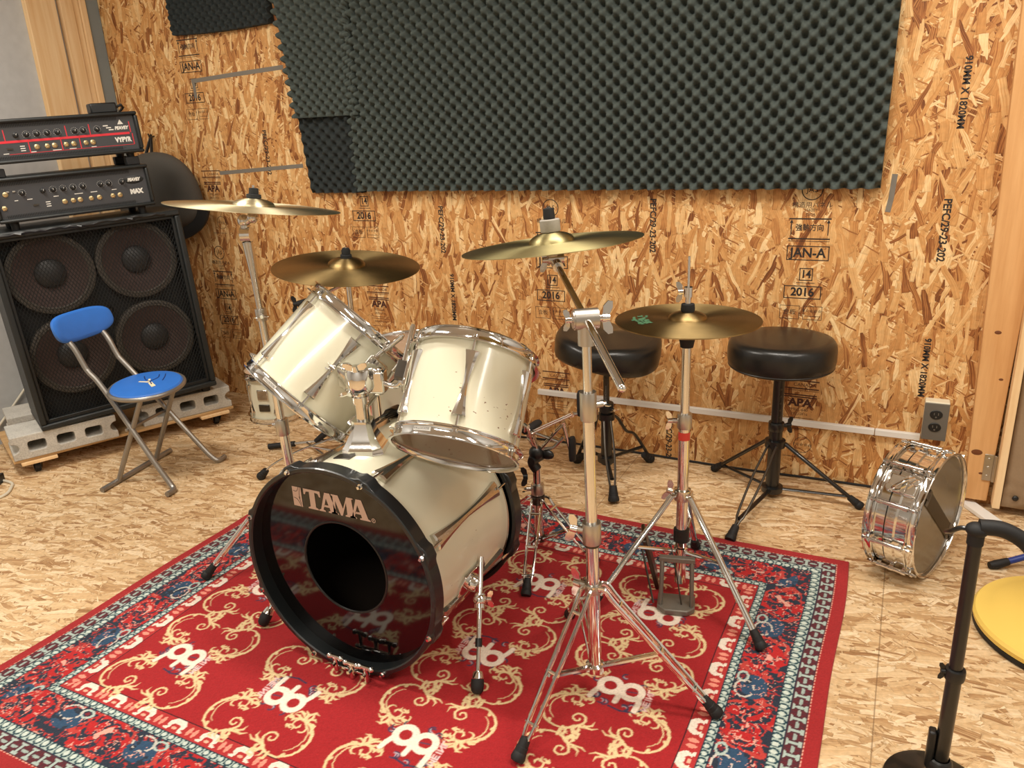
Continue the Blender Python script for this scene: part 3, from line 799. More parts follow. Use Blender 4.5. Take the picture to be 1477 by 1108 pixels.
for u in (.192, .518):
    for z in (.268, .608):
        Fm = CF @ Matrix(((1, 0, 0, u), (0, 0, -1, .065), (0, 1, 0, z), (0, 0, 0, 1)))
        d_ = MB(Fm); d_.lathe([(.160, -.025), (.160, .005), (.154, .008), (.148, .008), (.146, .002)], None, 56)
        do = d_.build('driver', M['surround'], t)
        k = MB(Fm); k.lathe([(.147, .004), (.143, .006), (.139, .006), (.135, .002)], None, 56); k.build('surround', M['surround'], do)
        k = MB(Fm); k.lathe([(.136, .002), (.10, -.008), (.052, -.020)], None, 56); k.build('cone', M['cone'], do)
        k = MB(Fm); k.lathe([(.058, -.020), (.055, -.006), (.042, .004), (.022, .010), (0, .012)], None, 40); k.build('dust_cap', M['dustcap'], do)
h_ = MB(CF); h_.lathe([(0, .018), (.012, .018), (.022, .004), (.022, 0)], Matrix(((1, 0, 0, .36), (0, 0, -1, .065), (0, 1, 0, .42), (0, 0, 0, 1))), 20); h_.build('jack_plate', M['dark_steel'], t)
g = MB(CF); x0, x1, z0, z1 = e, CW-e, e, CH-e; yg = .022
pa, pb = .0135, .0235                                # diamond mesh
sl = pb/pa
def clip(p, dx, dz):
    ts = []
    lo, hi = -9., 9.
    for v, dv, a_, b_ in ((p[0], dx, x0, x1), (p[1], dz, z0, z1)):
        t0, t1 = (a_-v)/dv, (b_-v)/dv
        if t0 > t1: t0, t1 = t1, t0
        lo, hi = max(lo, t0), min(hi, t1)
    return (lo, hi) if hi-lo > .01 else None
for sgn in (1, -1):
    k = -120
    while k < 200:
        p = (x0+k*pa, z0); L = math.hypot(1, sl); dx, dz = sgn/L, sl/L
        r = clip(p, dx, dz)
        if r:
            a_ = (p[0]+dx*r[0], yg+sgn*.0007, p[1]+dz*r[0]); b_ = (p[0]+dx*r[1], yg+sgn*.0007, p[1]+dz*r[1])
            g.tube([a_, b_], .0012, 4)
        k += 1
g.build('grille', M['grille'], t, smooth=0)
f_ = MB(CF)
for cen, dim in (((CW/2, .02, e+.008), (CW-2*e, .014, .016)), ((CW/2, .02, CH-e-.006), (CW-2*e, .014, .012)), ((e+.006, .02, CH/2), (.012, .014, CH-2*e)), ((CW-e-.006, .02, CH/2), (.012, .014, CH-2*e))): f_.box(cen, dim)
f_.build('grille_frame', M['grille'], t, bevel=.002)
tr = MB(CF)                                           # torn covering along the top front edge
rnd = random.Random(5); pts = []
for i in range(36):
    x = .05+.60*i/35; pts.append((x, -.002-.004*rnd.random(), CH-.006-.006*rnd.random()))
tr.tube(pts, [.003+.004*rnd.random() for _ in pts], 6)
for x in (.12, .33, .52):
    tr.tube([(x-.02, -.004, CH-.008), (x, -.010, CH-.014), (x+.015, -.006, CH-.022)], [.003, .006, .002], 6)
tr.build('torn_covering', M['black_plastic'], t)

# ------------------------------------------------------------------ amplifier heads
def amp(z0, H, W, x_off, label, red):
    F = CF @ T(x_off, .004, z0); D = .25
    t = thing('amplifier_head', label, 'amplifier', F @ T(W/2, D/2, 0), 'bass amplifier heads')
    ft = .014 if red else .030; e = .014; b = MB(F)
    for cen, dim in (((W/2, D/2, ft+e/2), (W, D, e)), ((W/2, D/2, H-e/2), (W, D, e)), ((e/2, D/2, (H+ft)/2), (e, D, H-ft-2*e)), ((W-e/2, D/2, (H+ft)/2), (e, D, H-ft-2*e)), ((W/2, D-.006, (H+ft)/2), (W-2*e, .012, H-ft-2*e))): b.box(cen, dim)
    b.build('case', M['vinyl'], t, bevel=.006)
    for x in (.05, W-.05):
        for y in (.04, D-.04): MB(F).lathe([(0, 0), (.014, 0), (.016, ft+.001), (0, ft+.001)], T(x, y, 0), 16).build('foot', M['black_rubber'], t)
    py = .018; pz0, pz1 = ft+e, H-e; ph = pz1-pz0
    po = MB(F).box((W/2, py+.004, (pz0+pz1)/2), (W-2*e, .008, ph)).build('control_panel', M['panel'], t, smooth=0)
    PF_ = lambda x, z, lift=0: F @ Matrix(((1, 0, 0, x), (0, 0, -1, py-lift), (0, 1, 0, z), (0, 0, 0, 1)))
    for zz, hh in ((pz1-.009, .014), (pz0+.008, .012)):
        v = MB(F); x = e+.02
        while x < W-e-.06: v.box((x, py-.0004, zz), (.0026, .0012, hh)); x += .0056
        v.box((W/2-.02, py-.0002, zz), (W-2*e-.06, .0004, .001)); v.build('vent', M['baffle'], po, smooth=0)
    zc = pz0+ph*.5
    rowk, rowj = pz0+ph*.66, pz0+ph*.30
    kx = [.10, .17, .205, .24, .275, .31, .375, .405, .455] if not red else [.085, .165, .20, .235, .27, .305, .365, .395, .445]
    for i, x in enumerate(kx):
        kb = MB(PF_(x, rowk)); kb.lathe([(.0098, 0), (.0092, .003), (.0066, .004), (.0062, .013), (.005, .014), (0, .014)], None, 20)
        ko = kb.build('knob', M['black_plastic'], t)
        MB(PF_(x, rowk, .0142) @ RZ(rad(random.uniform(-30, 35)))).box((0, .0032, .0), (.0014, .006, .0008)).build('pointer', M['white_print'], ko, smooth=0)
        if i > 1 or i == 0:
            ti = MB(PF_(x, rowk, .0004))
            for q in range(11):
                a = rad(-45+27*q); ti.box((.0125*math.cos(a), .0125*math.sin(a), 0), (.0014, .0014, .0004))
            ti.build('dial_marks', M['white_print'], po, smooth=0)
    jx = [.235, .265, .29, .33, .36, .41, .437] if not red else [.225, .26, .285, .325, .352, .395, .42]
    jx += [.04] if red else [.03, .045]
    for i, x in enumerate(jx):
        z = rowj if x > .05 else (rowk if i == len(jx)-1 else rowj)
        j = MB(PF_(x, z)); j.lathe([(.0095, 0), (.0095, .003), (.006, .0045), (.0045, .005), (.004, .001), (0, .001)], None, 6 if i % 2 else 14); j.build('jack', M['brass_jack'], t)
    for x in (.055, .075): MB(PF_(x, rowk+.008)).box((0, 0, .002), (.010, .005, .004)).build('button', M['alu'], t, bevel=.001)
    MB(PF_(.135, rowj)).box((0, 0, .002), (.018, .006, .004)).build('switch', M['dark_steel'], t)
    w = MB(F)
    for x, wd in ((.075, .02), (.12, .03), (.21, .03), (.29, .05), (.345, .04), (.42, .03)):
        w.box((x, py-.0003, zc-.004 if red is False else rowj-.017), (wd*.6, .0006, .0026))
    for x, dz in ((.478, .010), (.488, .002), (.496, -.006)): w.box((x, py-.0003, rowk+dz), (.018, .0006, .004))
    for dz in (.006, -.002, -.010): w.box((.178, py-.0003, rowj+dz), (.016, .0006, .003))
    w.build('panel_print', M['white_print'], po, smooth=0)
    L = MB()
    if red:
        L.M = I4
        L.text('PEAVEY', .017, PF_(W-.066, rowk-.002), bold=.001, shear=.25, xs=.85)
        tri = PF_(W-.066, rowk+.018, 0)
        L.prism([(-.011, -.006), (.011, -.006), (0, .012)], .0005, tri)
        L.text('VYPYR', .024, PF_(W-.068, rowj), bold=.0016, xs=.82)
        L.build('lettering', M['white_print'], po, smooth=0)
        r = MB(F)
        r.box((W/2-.01, py-.0005, zc-.002), (W-2*e-.03, .001, .0085))
        for x in (.128, .335, .418, W-.034): r.box((x, py-.0005, zc+ph*.16), (.003, .001, ph*.32))
        for x in (.06, .20, .31, .375, W-.030): r.box((x, py-.0005, zc-ph*.19), (.003, .001, ph*.32))
        r.box((W/2+.05, py-.0004, pz0+ph*.145), (W-.16, .0008, .0016))
        r.build('red_stripe', M['red_line'], po, smooth=0)
    else:
        L.text('PEAVEY', .017, PF_(W-.062, rowk+.004, .002), bold=.0012, shear=.25, xs=.8)
        L.text('MAX', .024, PF_(W-.06, rowj+.006), bold=.002, xs=.9)
        L.build('lettering', M['white_print'], po, smooth=0)
        q = MB(PF_(W-.062, rowk+.004) @ Matrix.Diagonal((1.5, .62, 1, 1))); q.lathe([(0, .0012), (.0235, .0012), (.026, .0005), (.026, 0)], None, 32); q.build('badge', M['black_plastic'], po)
amp(.7953, .1945, .562, .066, 'black amplifier head resting directly on the speaker cabinet', False)
amp(1.0225, .1715, .60, .032, 'black amplifier head with red stripes on top of the stack', True)
# open rack spacer between the two heads: rubber bumpers
F = CF @ T(.066, .01, .9901)
for i, (x, y) in enumerate(((.04, .03), (.515, .03), (.04, .22), (.515, .22))):
    o = MB(F @ T(x, y, 0)).box((0, 0, .016), (.05, .04, .0318)).build('spacer_block', M['black_rubber'], bevel=.003)
    tag(o, ['black spacer block between the amplifier heads at their near front corner', 'black spacer block between the amplifier heads at their far front corner', 'black spacer block between the amplifier heads at their near back corner', 'black spacer block between the amplifier heads at their far back corner'][i], 'spacer', 'spacers between the amplifiers')
Fp = CF @ T(.54, .15, 1.1945)
t = thing('power_adapter', 'black adapter lying on top of the red-striped amplifier head', 'adapter', Fp)
MB(Fp).box((0, 0, .02), (.10, .07, .04)).build('body', M['black_plastic'], t, bevel=.006)
MB(Fp).tube([(.05, 0, .02), (.075, .0, .03), (.09, .04, .02), (.085, .09, .006)], .005, 8).build('cord', M['black_rubber'], t)

# rounded bag hung in the corner behind the cabinet
t = thing('padded_bag', 'dark grey rounded padded bag hanging in the corner behind the speaker cabinet', 'bag', (-3.22, 2.66, .84))
def rot2(x, z, a): return (x*math.cos(a)-z*math.sin(a), x*math.sin(a)+z*math.cos(a))
b = MB(T(-3.26, 2.672, .965) @ RY(rad(-4))); vs = []; n, mm = 48, 20
prof = []
outline = []
for k in range(n):
    a = 2*PI*k/n; ca, sa = math.cos(a), math.sin(a)
    rx, rz = .27, (.26 if sa > 0 else .115)
    outline.append((rx*abs(ca)**.9*(1 if ca > 0 else -1), rz*abs(sa)**.85*(1 if sa > 0 else -1)))
rings = []
for j in range(mm+1):
    p = -PI/2+PI*j/mm; s_ = max(math.cos(p), .001)**.45; y = .075*math.sin(p)
    rings.append([(x*s_, y, z*s_) for x, z in outline])
fs = []
for j in range(mm):
    for k in range(n): fs.append((j*n+k, j*n+(k+1) % n, (j+1)*n+(k+1) % n, (j+1)*n+k))
fs += [tuple(range(n))[::-1], tuple(mm*n+k for k in range(n))]
b.add([v for r in rings for v in r], fs); b.build('body', M['bag'], t, smooth=60)
bd = MB(T(-3.26, 2.672, .965) @ RY(rad(-4))); bd.tube([(.272*math.cos(rad(a)), -.0, .119*math.sin(rad(a))*1.0) for a in range(180, 361, 10)], .020, 10, flat=2.6); bd.build('trim_band', M['black_rubber'], t)
st = MB(); st.tube([(-3.36, 2.70, 1.18), (-3.33, 2.745, 1.30), (-3.30, 2.70, 1.19)], .008, 8); st.build('strap', M['black_rubber'], t)
hk = MB(); hk.tube([(-3.33, 2.7625, 1.297), (-3.33, 2.735, 1.292), (-3.33, 2.73, 1.31)], .004, 8)
tag(hk.build('wall_hook', M['dark_steel']), 'small steel hook on the wall holding the padded bag', 'hook')

# conduit on the left wall, cables at its foot
o = MB().box((XL+.008, 2.02, .42), (.016, .034, .84)).build('cable_raceway', M['white_plastic'], bevel=.002)
o.data.transform(Matrix.Identity(4)); tag(o, 'upright white cable cover on the grey wall beside the speaker cabinet', 'cable cover')
cb = MB(); P = []
ctrl = [(-3.555, 2.0, .23), (-3.556, 1.92, .16), (-3.556, 1.80, .06), (-3.54, 1.73, .012), (-3.42, 1.64, .006), (-3.24, 1.585, .006), (-3.10, 1.585, .006), (-3.05, 1.56, .006), (-3.0, 1.50, .006), (-3.02, 1.42, .006), (-3.10, 1.33, .006), (-3.2, 1.2, .006)]
def spline(c, n=8):
    out = []
    for i in range(len(c)-1):
        p0, p1, p2, p3 = [Vector(c[max(min(i+k, len(c)-1), 0)]) for k in (-1, 0, 1, 2)]
        for j in range(n):
            t_ = j/n; out.append(.5*((2*p1)+(p2-p0)*t_+(2*p0-5*p1+4*p2-p3)*t_*t_+(3*p1-p0-3*p2+p3)*t_**3))
    out.append(Vector(c[-1])); return out
cb.tube(spline(ctrl), .0055, 8); tag(cb.build('white_cable', M['cable_white']), 'cream cord hanging from the wall and curling on the floor beside the dolly', 'cord')
F = T(-3.17, 1.555, 0) @ RZ(rad(35))
t = thing('power_strip', 'black power strip on the floor at the left edge beside the dolly', 'power strip', F)
MB(F).box((-.06, 0, .018), (.20, .05, .036)).build('body', M['black_plastic'], t, bevel=.004)
for x in (-.12, -.06, 0): MB(F).box((x, 0, .0365), (.03, .028, .001)).build('socket', M['dark_steel'], t)
cb = MB(); cb.tube(spline([(-1.6, 2.70, .006), (-1.3, 2.735, .006), (-.9, 2.745, .006), (-.5, 2.735, .006), (-.2, 2.748, .006), (.1, 2.75, .006)]), .0045, 8)
tag(cb.build('floor_cable', M['black_rubber']), 'thin black cable lying along the foot of the back wall', 'cable')

# ------------------------------------------------------------------ folding chair
CHF = T(-2.553, 1.890, 0) @ RZ(rad(10.5))           # +x is the way the sitter faces
t = thing('folding_chair', 'small blue folding chair with round seat in front of the speaker cabinet', 'chair', CHF)
r = .0105
for sgn in (-1, 1):
    y = sgn*.128
    pts = spline([(.140, y+sgn*.050, .0115), (.139, y+sgn*.012, .0118), (.118, y*.99, .030), (.06, y*.92, .105), (-.135, y*.68, .38), (-.192, y*.655, .448), (-.207, y*.65, .470), (-.240, y*.65, .545), (-.284, y*.65, .597), (-.304, y*.65, .632)], 6)
    MB(CHF).tube(pts, r, 10).build('leg', M['tube_grey'], t)
pts = [(-.145, -.195, .0105), (-.145, .195, .0105)]
MB(CHF).tube(pts, r, 10).build('floor_bar', M['tube_grey'], t)
for sgn in (-1, 1):
    MB(CHF).tube([(-.145, sgn*.106, .012), (.035, sgn*.096, .362)], r*.95, 10).build('leg', M['tube_grey'], t)
MB(CHF).tube([(-.045, -.118, .235), (-.045, .118, .235)], .006, 10).build('pivot_rod', M['tube_grey'], t)
SF = CHF @ T(-.012, -.004, .376) @ RX(rad(4)) @ RY(rad(2)) @ Matrix.Diagonal((.9, .9, 1, 1))
MB(SF).tube([(.150*math.cos(2*PI*k/48), .150*math.sin(2*PI*k/48), 0) for k in range(48)], .009, 10, closed=True).build('seat_rim', M['tube_grey'], t)
so = MB(SF).lathe([(0, -.008), (.146, -.008), (.148, .004), (.140, .013), (.10, .018), (0, .020)], None, 48).build('seat', M['blue_vinyl'], t)
cr = MB(SF)
for pts in ([(.045, -.02, .0205), (.015, .005, .0205), (-.02, .02, .0205), (-.05, .05, .0195)], [(.015, .005, .0205), (.02, .05, .020), (.0, .085, .019)], [(.06, .03, .020), (.04, .07, .019), (.02, .10, .018)]):
    cr.tube(spline(pts, 5), .0022, 6, flat=.5)
cr.build('crease', M['blue_vinyl_dark'], so)
cr = MB(SF); cr.prism([(.02, -.012), (.065, -.045), (.072, -.028), (.026, .004)], .001, T(0, 0, .0188)); cr.prism([(.022, -.004), (.0, .03), (-.008, .026), (.012, -.01)], .001, T(0, 0, .0195)); cr.prism([(.016, -.008), (-.03, -.012), (-.03, -.004), (.014, .002)], .001, T(0, 0, .0195)); cr.build('tear', M['foam_filling'], so, smooth=0)
BF = CHF @ T(-.282, 0, .612) @ RY(rad(-16))
pad = MB(BF); poly = []
for k in range(48):
    a = 2*PI*k/48; ca, sa = math.cos(a), math.sin(a)
    poly.append((.142*abs(ca)**.62*(1 if ca > 0 else -1), .057*abs(sa)**.72*(1 if sa > 0 else -1)))
vs = []; fs = []; lay = [(-.012, .93), (-.006, 1.), (.006, 1.), (.012, .93), (.014, .80)]
for x, s_ in lay: vs += [(x+.03*(1-(py_*s_/.142)**2)*-1+.03, py_*s_, pz*s_) for py_, pz in poly]
for j in range(len(lay)-1):
    for k in range(48): fs.append((j*48+k, j*48+(k+1) % 48, (j+1)*48+(k+1) % 48, (j+1)*48+k))
fs += [tuple(range(48))[::-1], tuple(4*48+k for k in range(48))]
pad.add(vs, fs); pad.build('backrest', M['blue_vinyl'], t, smooth=50)
# ------------------------------------------------------------------ drums
def hoop_prof(R, flip=False, z=0., h=.034):
    p = [(R, 0), (R+.001, .0025), (R-.0045, .005), (R-.0055, .010), (R-.0055, h-.012), (R-.003, h-.009), (R+.005, h-.007), (R+.005, h-.0045), (R-.0045, h-.005), (R-.008, h-.011), (R-.0078, .006), (R-.0055, .001)]
    return [(r, z+(-q if flip else q)) for r, q in p]
def lug_mesh(F, th, Rs, z0, z1, wend=.034, wmid=.0105, h=.015):
    Fm = F @ RZ(rad(th)) @ Matrix(((0, 0, 1, Rs-.001), (1, 0, 0, 0), (0, 1, 0, 0), (0, 0, 0, 1)))   # local x tangent, y along axis, z outwards
    b = MB(Fm); L = z1-z0; st = [0, .015, .10, .22, .36, .5, .64, .78, .90, .985, 1]
    vs = []; fs = []
    for s_ in st:
        k = abs(s_-.5)*2; w = wmid+(wend-wmid)*k**1.7; hh = .009+(h-.009)*k
        if s_ in (0, 1): hh *= .75; w *= .96
        y = z0+L*s_; g = .0 if k < .5 else (k-.5)*.25
        vs += [(-w/2, y, -.003), (-w/2*.92, y, hh*.72), (-w*.22, y, hh*(1-.25*g)), (0, y, hh*(1-g)), (w*.22, y, hh*(1-.25*g)), (w/2*.92, y, hh*.72), (w/2, y, -.003)]
    for i in range(len(st)-1):
        for k in range(6): fs.append((i*7+k, i*7+k+1, (i+1)*7+k+1, (i+1)*7+k))
    fs += [tuple(range(7))[::-1], tuple((len(st)-1)*7+k for k in range(7))]
    return b.add(vs, fs)
def rod(F, th, r, za, zb, head_at):
    """tension rod from za (in the lug) to zb; key head at zb"""
    m = F @ RZ(rad(th)); b = MB(m)
    b.cyl((r, 0, za), (r, 0, zb), .0030, n=10)
    d = 1 if zb > za else -1
    b.cyl((r, 0, zb-d*.004), (r, 0, zb+d*.0015), .0062, n=14); b.box((r, 0, zb+d*.006), (.0062, .0062, .010))
    b.box((r-.004, 0, zb-d*.006), (.016, .014, .0035))
    return b
def tom(name, label, cat, F, R, Rs, L, lugs, shellmat, top_mat, group, bottom_mat=None):
    t = thing(name, label, cat, F, group)
    MB(F).lathe([(Rs, .012), (Rs, L-.012), (Rs-.007, L-.012), (Rs-.007, .012)], None, 72, closed=True).build('shell', shellmat, t, smooth=40)
    for fl in (0, 1):
        Fh = F if not fl else F @ T(0, 0, L) @ Matrix.Diagonal((1, -1, -1, 1))
        b = MB(Fh); b.lathe(hoop_prof(R), None, 72, closed=True); ho = b.build('hoop', M['chrome'], t, smooth=40)
        b = MB(Fh); b.lathe([(0, .010), (R-.012, .010), (R-.0085, .013), (R-.0085, .018)], None, 72)
        b.build('drumhead', top_mat if fl else (bottom_mat or M['head_clear']), t, smooth=40)
    for th in lugs:
        lo = lug_mesh(F, th, Rs, .052, L-.052).build('lug', M['chrome'], t, smooth=25)
        rod(F, th, Rs+.008, .060, .018, 0).build('tension_rod', M['chrome'], lo)
        rod(F, th, Rs+.008, L-.060, L-.018, 0).build('tension_rod', M['chrome'], lo)
    return t
GT = 'rack toms over the bass drum'
F2 = frame((-.8580, 1.3579, .5750), (-.06, .6264, .7772))
t2 = tom('rack_tom', 'cream rack tom with chipped lacquer on the right of the tom holder', 'drum', F2, .150, .141, .2535, [-64+60*k for k in range(6)], M['shell_worn'], M['head_coated'], GT)
F1 = frame((-1.3759, 1.426, .6109), (.454, .5884, .6691))
t1 = tom('rack_tom', 'clean cream rack tom tilted steeply on the left of the tom holder', 'drum', F1, .163, .153, .2787, [-42+60*k for k in range(6)], M['shell'], M['head_coated'], GT)
def hoop_label(F, th, R, t):
    b = MB(); w = .045
    vs = []; fs = []
    for i in range(9):
        a = rad(th)+(-.5+i/8)*w/R
        for z in (.0105, .0205): vs.append(((R-.0048)*math.cos(a), (R-.0048)*math.sin(a), z))
    for i in range(8): fs.append((2*i, 2*i+2, 2*i+3, 2*i+1))
    MB(F).add(vs, fs).build('hoop_label', M['white_plastic'], t)
    m = F @ RZ(rad(th)) @ Matrix(((0, 0, 1, R-.0034), (1, 0, 0, 0), (0, 1, 0, .0155), (0, 0, 0, 1)))
    MB().text('ROCKSTAR', .0075, m @ RZ(PI)).build('lettering', M['ink'], t, smooth=0)
hoop_label(F2, -93, .150, t2); hoop_label(F1, -76, .163, t1)

# floor tom standing behind the rack toms
FT = T(-1.48, 2.135, .13) @ RZ(rad(10))
t = tom('floor_tom', 'large floor tom standing behind the two rack toms', 'drum', FT, .212, .203, .44, [20+45*k for k in range(8)], M['shell'], M['head_coated'], None, M['head_coated'])
for a in (-100, 25, 150):
    m = FT @ RZ(rad(a))
    b = MB(m); b.tube([(.222, 0, .34), (.222, 0, -.05), (.236, 0, -.075), (.238, 0, -.118)], .0055, 10); lg = b.build('leg', M['chrome'], t)
    b = MB(m); b.lathe([(0, -.1295), (.012, -.1295), (.013, -.11), (.008, -.095), (0, -.095)], T(.238, 0, 0), 16); b.build('rubber_foot', M['black_rubber'], lg)
    b = MB(m); b.box((.212, 0, .20), (.022, .035, .05)); b.cyl((.21, .03, .20), (.235, .03, .20), .006, n=10); b.build('leg_bracket', M['chrome'], t, bevel=.003)

# small drum on the floor behind
FS = T(-2.600, 2.575, .0005) @ RZ(rad(0))
t = tom('small_tom', 'small cream drum standing on the floor beside the dolly', 'drum', FS, .130, .122, .243, [-107+60*k for k in range(6)], M['shell'], M['head_coated'], None, M['head_coated'])
for th, z, h in ((-72, .145, .05), (-72, .082, .034)):
    m = FS @ RZ(rad(th)) @ Matrix(((0, 0, 1, .1205), (1, 0, 0, 0), (0, 1, 0, z), (0, 0, 0, 1)))
    b = MB(m); b.box((0, 0, .003), (.052, h, .008)); b.build('badge', M['dark_steel'] if h < .04 else M['chrome'], t, bevel=.003)

# ------------------------------------------------------------------ bass drum
FB = frame((-1.1205, 1.2157, .2812), (0, 1, 0))        # z axis runs from the front head to the back
RB, RSH, LB = .2747, .254, .4446
# local x -> world x, local y -> world -z  (angles measured clockwise from above when seen from the front)
t = thing('bass_drum', 'cream bass drum with black hoops and a black front head lettered in white', 'drum', T(-1.1205, 1.44, .0))
MB(FB).lathe([(RSH, .040), (RSH, LB-.040), (RSH-.007, LB-.040), (RSH-.007, .040)], None, 96, closed=True).build('shell', M['shell_bass'], t, smooth=40)
MB(FB).lathe([(RSH-.0075, .042), (RSH-.0075, LB-.042)], None, 72).build('shell_interior', M['wood_inside'], t, smooth=40)
for z0, nm in ((0, 'hoop'), (LB-.040, 'hoop')):
    prof = [(RB-.010, z0), (RB-.002, z0), (RB, z0+.003), (RB, z0+.037), (RB-.003, z0+.040), (RB-.0105, z0+.040), (RB-.013, z0+.037), (RB-.013, z0+.003)]
    hb = MB(FB).lathe(prof, None, 120, closed=True).build('hoop', M['hoop_black'], t, smooth=30)
    # cast ears around the hoop
    for k in range(8):
        th = -(22.5+45*k)
        m = FB @ RZ(rad(th)) @ Matrix(((0, 0, 1, RB-.004), (1, 0, 0, 0), (0, 1, 0, z0+.02), (0, 0, 0, 1)))
        poly = [(-.040, 0), (-.022, .006), (-.012, .013), (.012, .013), (.022, .006), (.040, 0)]
        e = MB(m @ Matrix(((1, 0, 0, 0), (0, 0, -1, .0), (0, 1, 0, 0), (0, 0, 0, 1)))); e.prism(poly, .036, None, -.018)
        eo = e.build('claw', M['hoop_black'], t, bevel=.003)
        s_ = -1 if z0 == 0 else 1
        r_ = MB(m); r_.cyl((0, s_*.016, .001), (0, s_*.022, .001), .0065, n=14); r_.cyl((0, s_*.022, .001), (0, s_*.030, .001), .0045, n=4)
        r_.cyl((0, s_*.020, .001), (0, -s_*.062, .001), .0032, n=10); r_.build('tension_rod', M['chrome'], eo)
for k in range(8):
    lug_mesh(FB, -(22.5+45*k), RSH, .072, LB-.072, .044, .015, .016).build('lug', M['chrome_worn'], t, smooth=25)
for z in (.042, LB-.0455):
    MB(FB).lathe([(RSH+.0005, z), (RSH+.004, z+.0005), (RSH+.004, z+.0035), (RSH+.0005, z+.004)], None, 96).build('edge_ring', M['chrome_worn'], t)
HZ = .034
hd = MB(FB).lathe([(.121, HZ), (RB-.0131, HZ), (RB-.0131, HZ+.004), (.121, HZ+.003)], None, 96, closed=True).build('resonant_head', M['head_black'], t, smooth=30)
MB(FB).tube([(.1215*math.cos(2*PI*k/64), .1215*math.sin(2*PI*k/64), HZ+.001) for k in range(64)], .0032, 8, closed=True).build('port_rim', M['black_plastic'], t)
MB(FB).lathe([(0, LB-.034), (RB-.0131, LB-.034), (RB-.0131, LB-.030), (0, LB-.030)], None, 72).build('batter_head', M['head_black'], t, smooth=30)
# lettering on the front head; frame with x to the right and y up on the head
FL = Matrix(((1, 0, 0, -1.1205), (0, 0, -1, 1.2157+HZ-.0006), (0, 1, 0, .2812), (0, 0, 0, 1)))
lg = MB(FL); th_ = .0005
def P2(pts, ox): lg.prism([(ox+x*.054, .144+y*.051) for x, y in pts], th_)
U = .054
P2([(0, 0), (.5, 0), (.5, 1), (0, 1)], -.1325)                               # emblem block
# T
P2([(.0, 1.), (.94, 1.), (.94, .70), (.87, .70), (.80, .86), (.62, .88), (.62, .12), (.75, .06), (.75, 0), (.19, 0), (.19, .06), (.32, .12), (.32, .88), (.14, .86), (.07, .70), (.0, .70)], -.098)
def letA(ox):
    P2([(.0, 0), (.36, 0), (.36, .06), (.25, .10), (.305, .26), (.30, .36), (.34, .36), (.455, .72), (.40, 1.), (.12, .10), (.0, .06)], ox)
    P2([(.40, 1.), (.455, .72), (.56, .36), (.60, .26), (.64, .10), (.53, .06), (.53, 0), (1.08, 0), (1.08, .06), (.97, .10), (.68, 1.)], ox)
    P2([(.30, .26), (.60, .26), (.57, .36), (.335, .36)], ox)
letA(-.0555); 
P2([(.0, 0), (.34, 0), (.34, .06), (.24, .10), (.26, .70), (.50, .0), (.60, .0), (.86, .72), (.86, .10), (.76, .06), (.76, 0), (1.32, 0), (1.32, .06), (1.22, .10), (1.16, .92), (1.24, .95), (1.24, 1.), (.90, 1.), (.66, .36), (.44, 1.), (.06, 1.), (.06, .95), (.15, .92), (.12, .10), (.0, .06)], -.018)
letA(.036)
lg.lathe([(.0042, 0), (.0042, th_), (.0056, th_), (.0056, 0)], T(.103, .149, 0), 24); lg.text('R', .0075, T(.103, .149, 0), thick=th_)
lg.build('logo', M['logo'], hd, smooth=0)
ck = MB(FL)
for pts in ([(-.113, .195), (-.117, .186), (-.122, .183), (-.129, .184)], [(-.109, .144), (-.116, .158), (-.122, .164), (-.130, .166)], [(-.108, .196), (-.112, .178), (-.111, .165)], [(-.114, .170), (-.108, .150)]):
    ck.tube([Vector((v[0], v[1], .0006)) for v in spline([(a, b_, 0) for a, b_ in pts], 4)], .0007, 5)
ck.build('logo_crack', M['logo_dark'], hd)
# holder with three drum keys clipped under the front hoop
# spurs
for sg in (-1, 1):
    m = frame((-1.1205+sg*.240, 1.42, .205), (sg*.956, 0, -.292), (0, 1, 0))
    b = MB(m); b.prism([(-.062, -.042), (.062, -.042), (.062, .02), (.045, .042), (-.045, .042), (-.062, .02)], .010, None, 0); b.lathe([(0, .03), (.018, .03), (.022, .022), (.024, .006), (.024, 0)], None, 24); b.build('spur_bracket', M['chrome'], t, bevel=.002)
    A = Vector((-1.1205+sg*.262, 1.452, .258)); Bv = Vector((-1.1205+sg*.333, 1.274, .022)); d = (Bv-A).normalized()
    b = MB(); b.cyl(A, A.lerp(Bv, .66), .0062, n=14); b.cyl(A.lerp(Bv, .66), A.lerp(Bv, .95), .0048, n=12); sp = b.build('spur', M['chrome'], t)
    b = MB(); q = A.lerp(Bv, .34); b.ball(q, .017, 16, 10); b.cyl(q-.014*d, q+.02*d, .0135, n=16); b.wing(q+Vector((sg*.014, .01, 0)), (sg, .4, 0), (0, 0, 1), .024); b.build('spur_clamp', M['chrome'], t)
    b = MB(); q = A.lerp(Bv, .66); b.cyl(q-.008*d, q+.012*d, .0085, n=14); b.build('spur_collar', M['black_plastic'], sp)
    b = MB(); q = A.lerp(Bv, .93); mm = frame(q, -d); b.lathe([(0, .016), (.010, .016), (.0125, .010), (.0145, 0), (0, 0)], mm, 18); b.build('foot_cap', M['chrome'], sp)
    b = MB(); mm = frame(Bv-.006*d, -d); b.lathe([(0, -.020), (.009, -.019), (.0145, -.012), (.016, .002), (.015, .014), (0, .014)], mm, 18); b.build('rubber_foot', M['black_rubber'], sp)
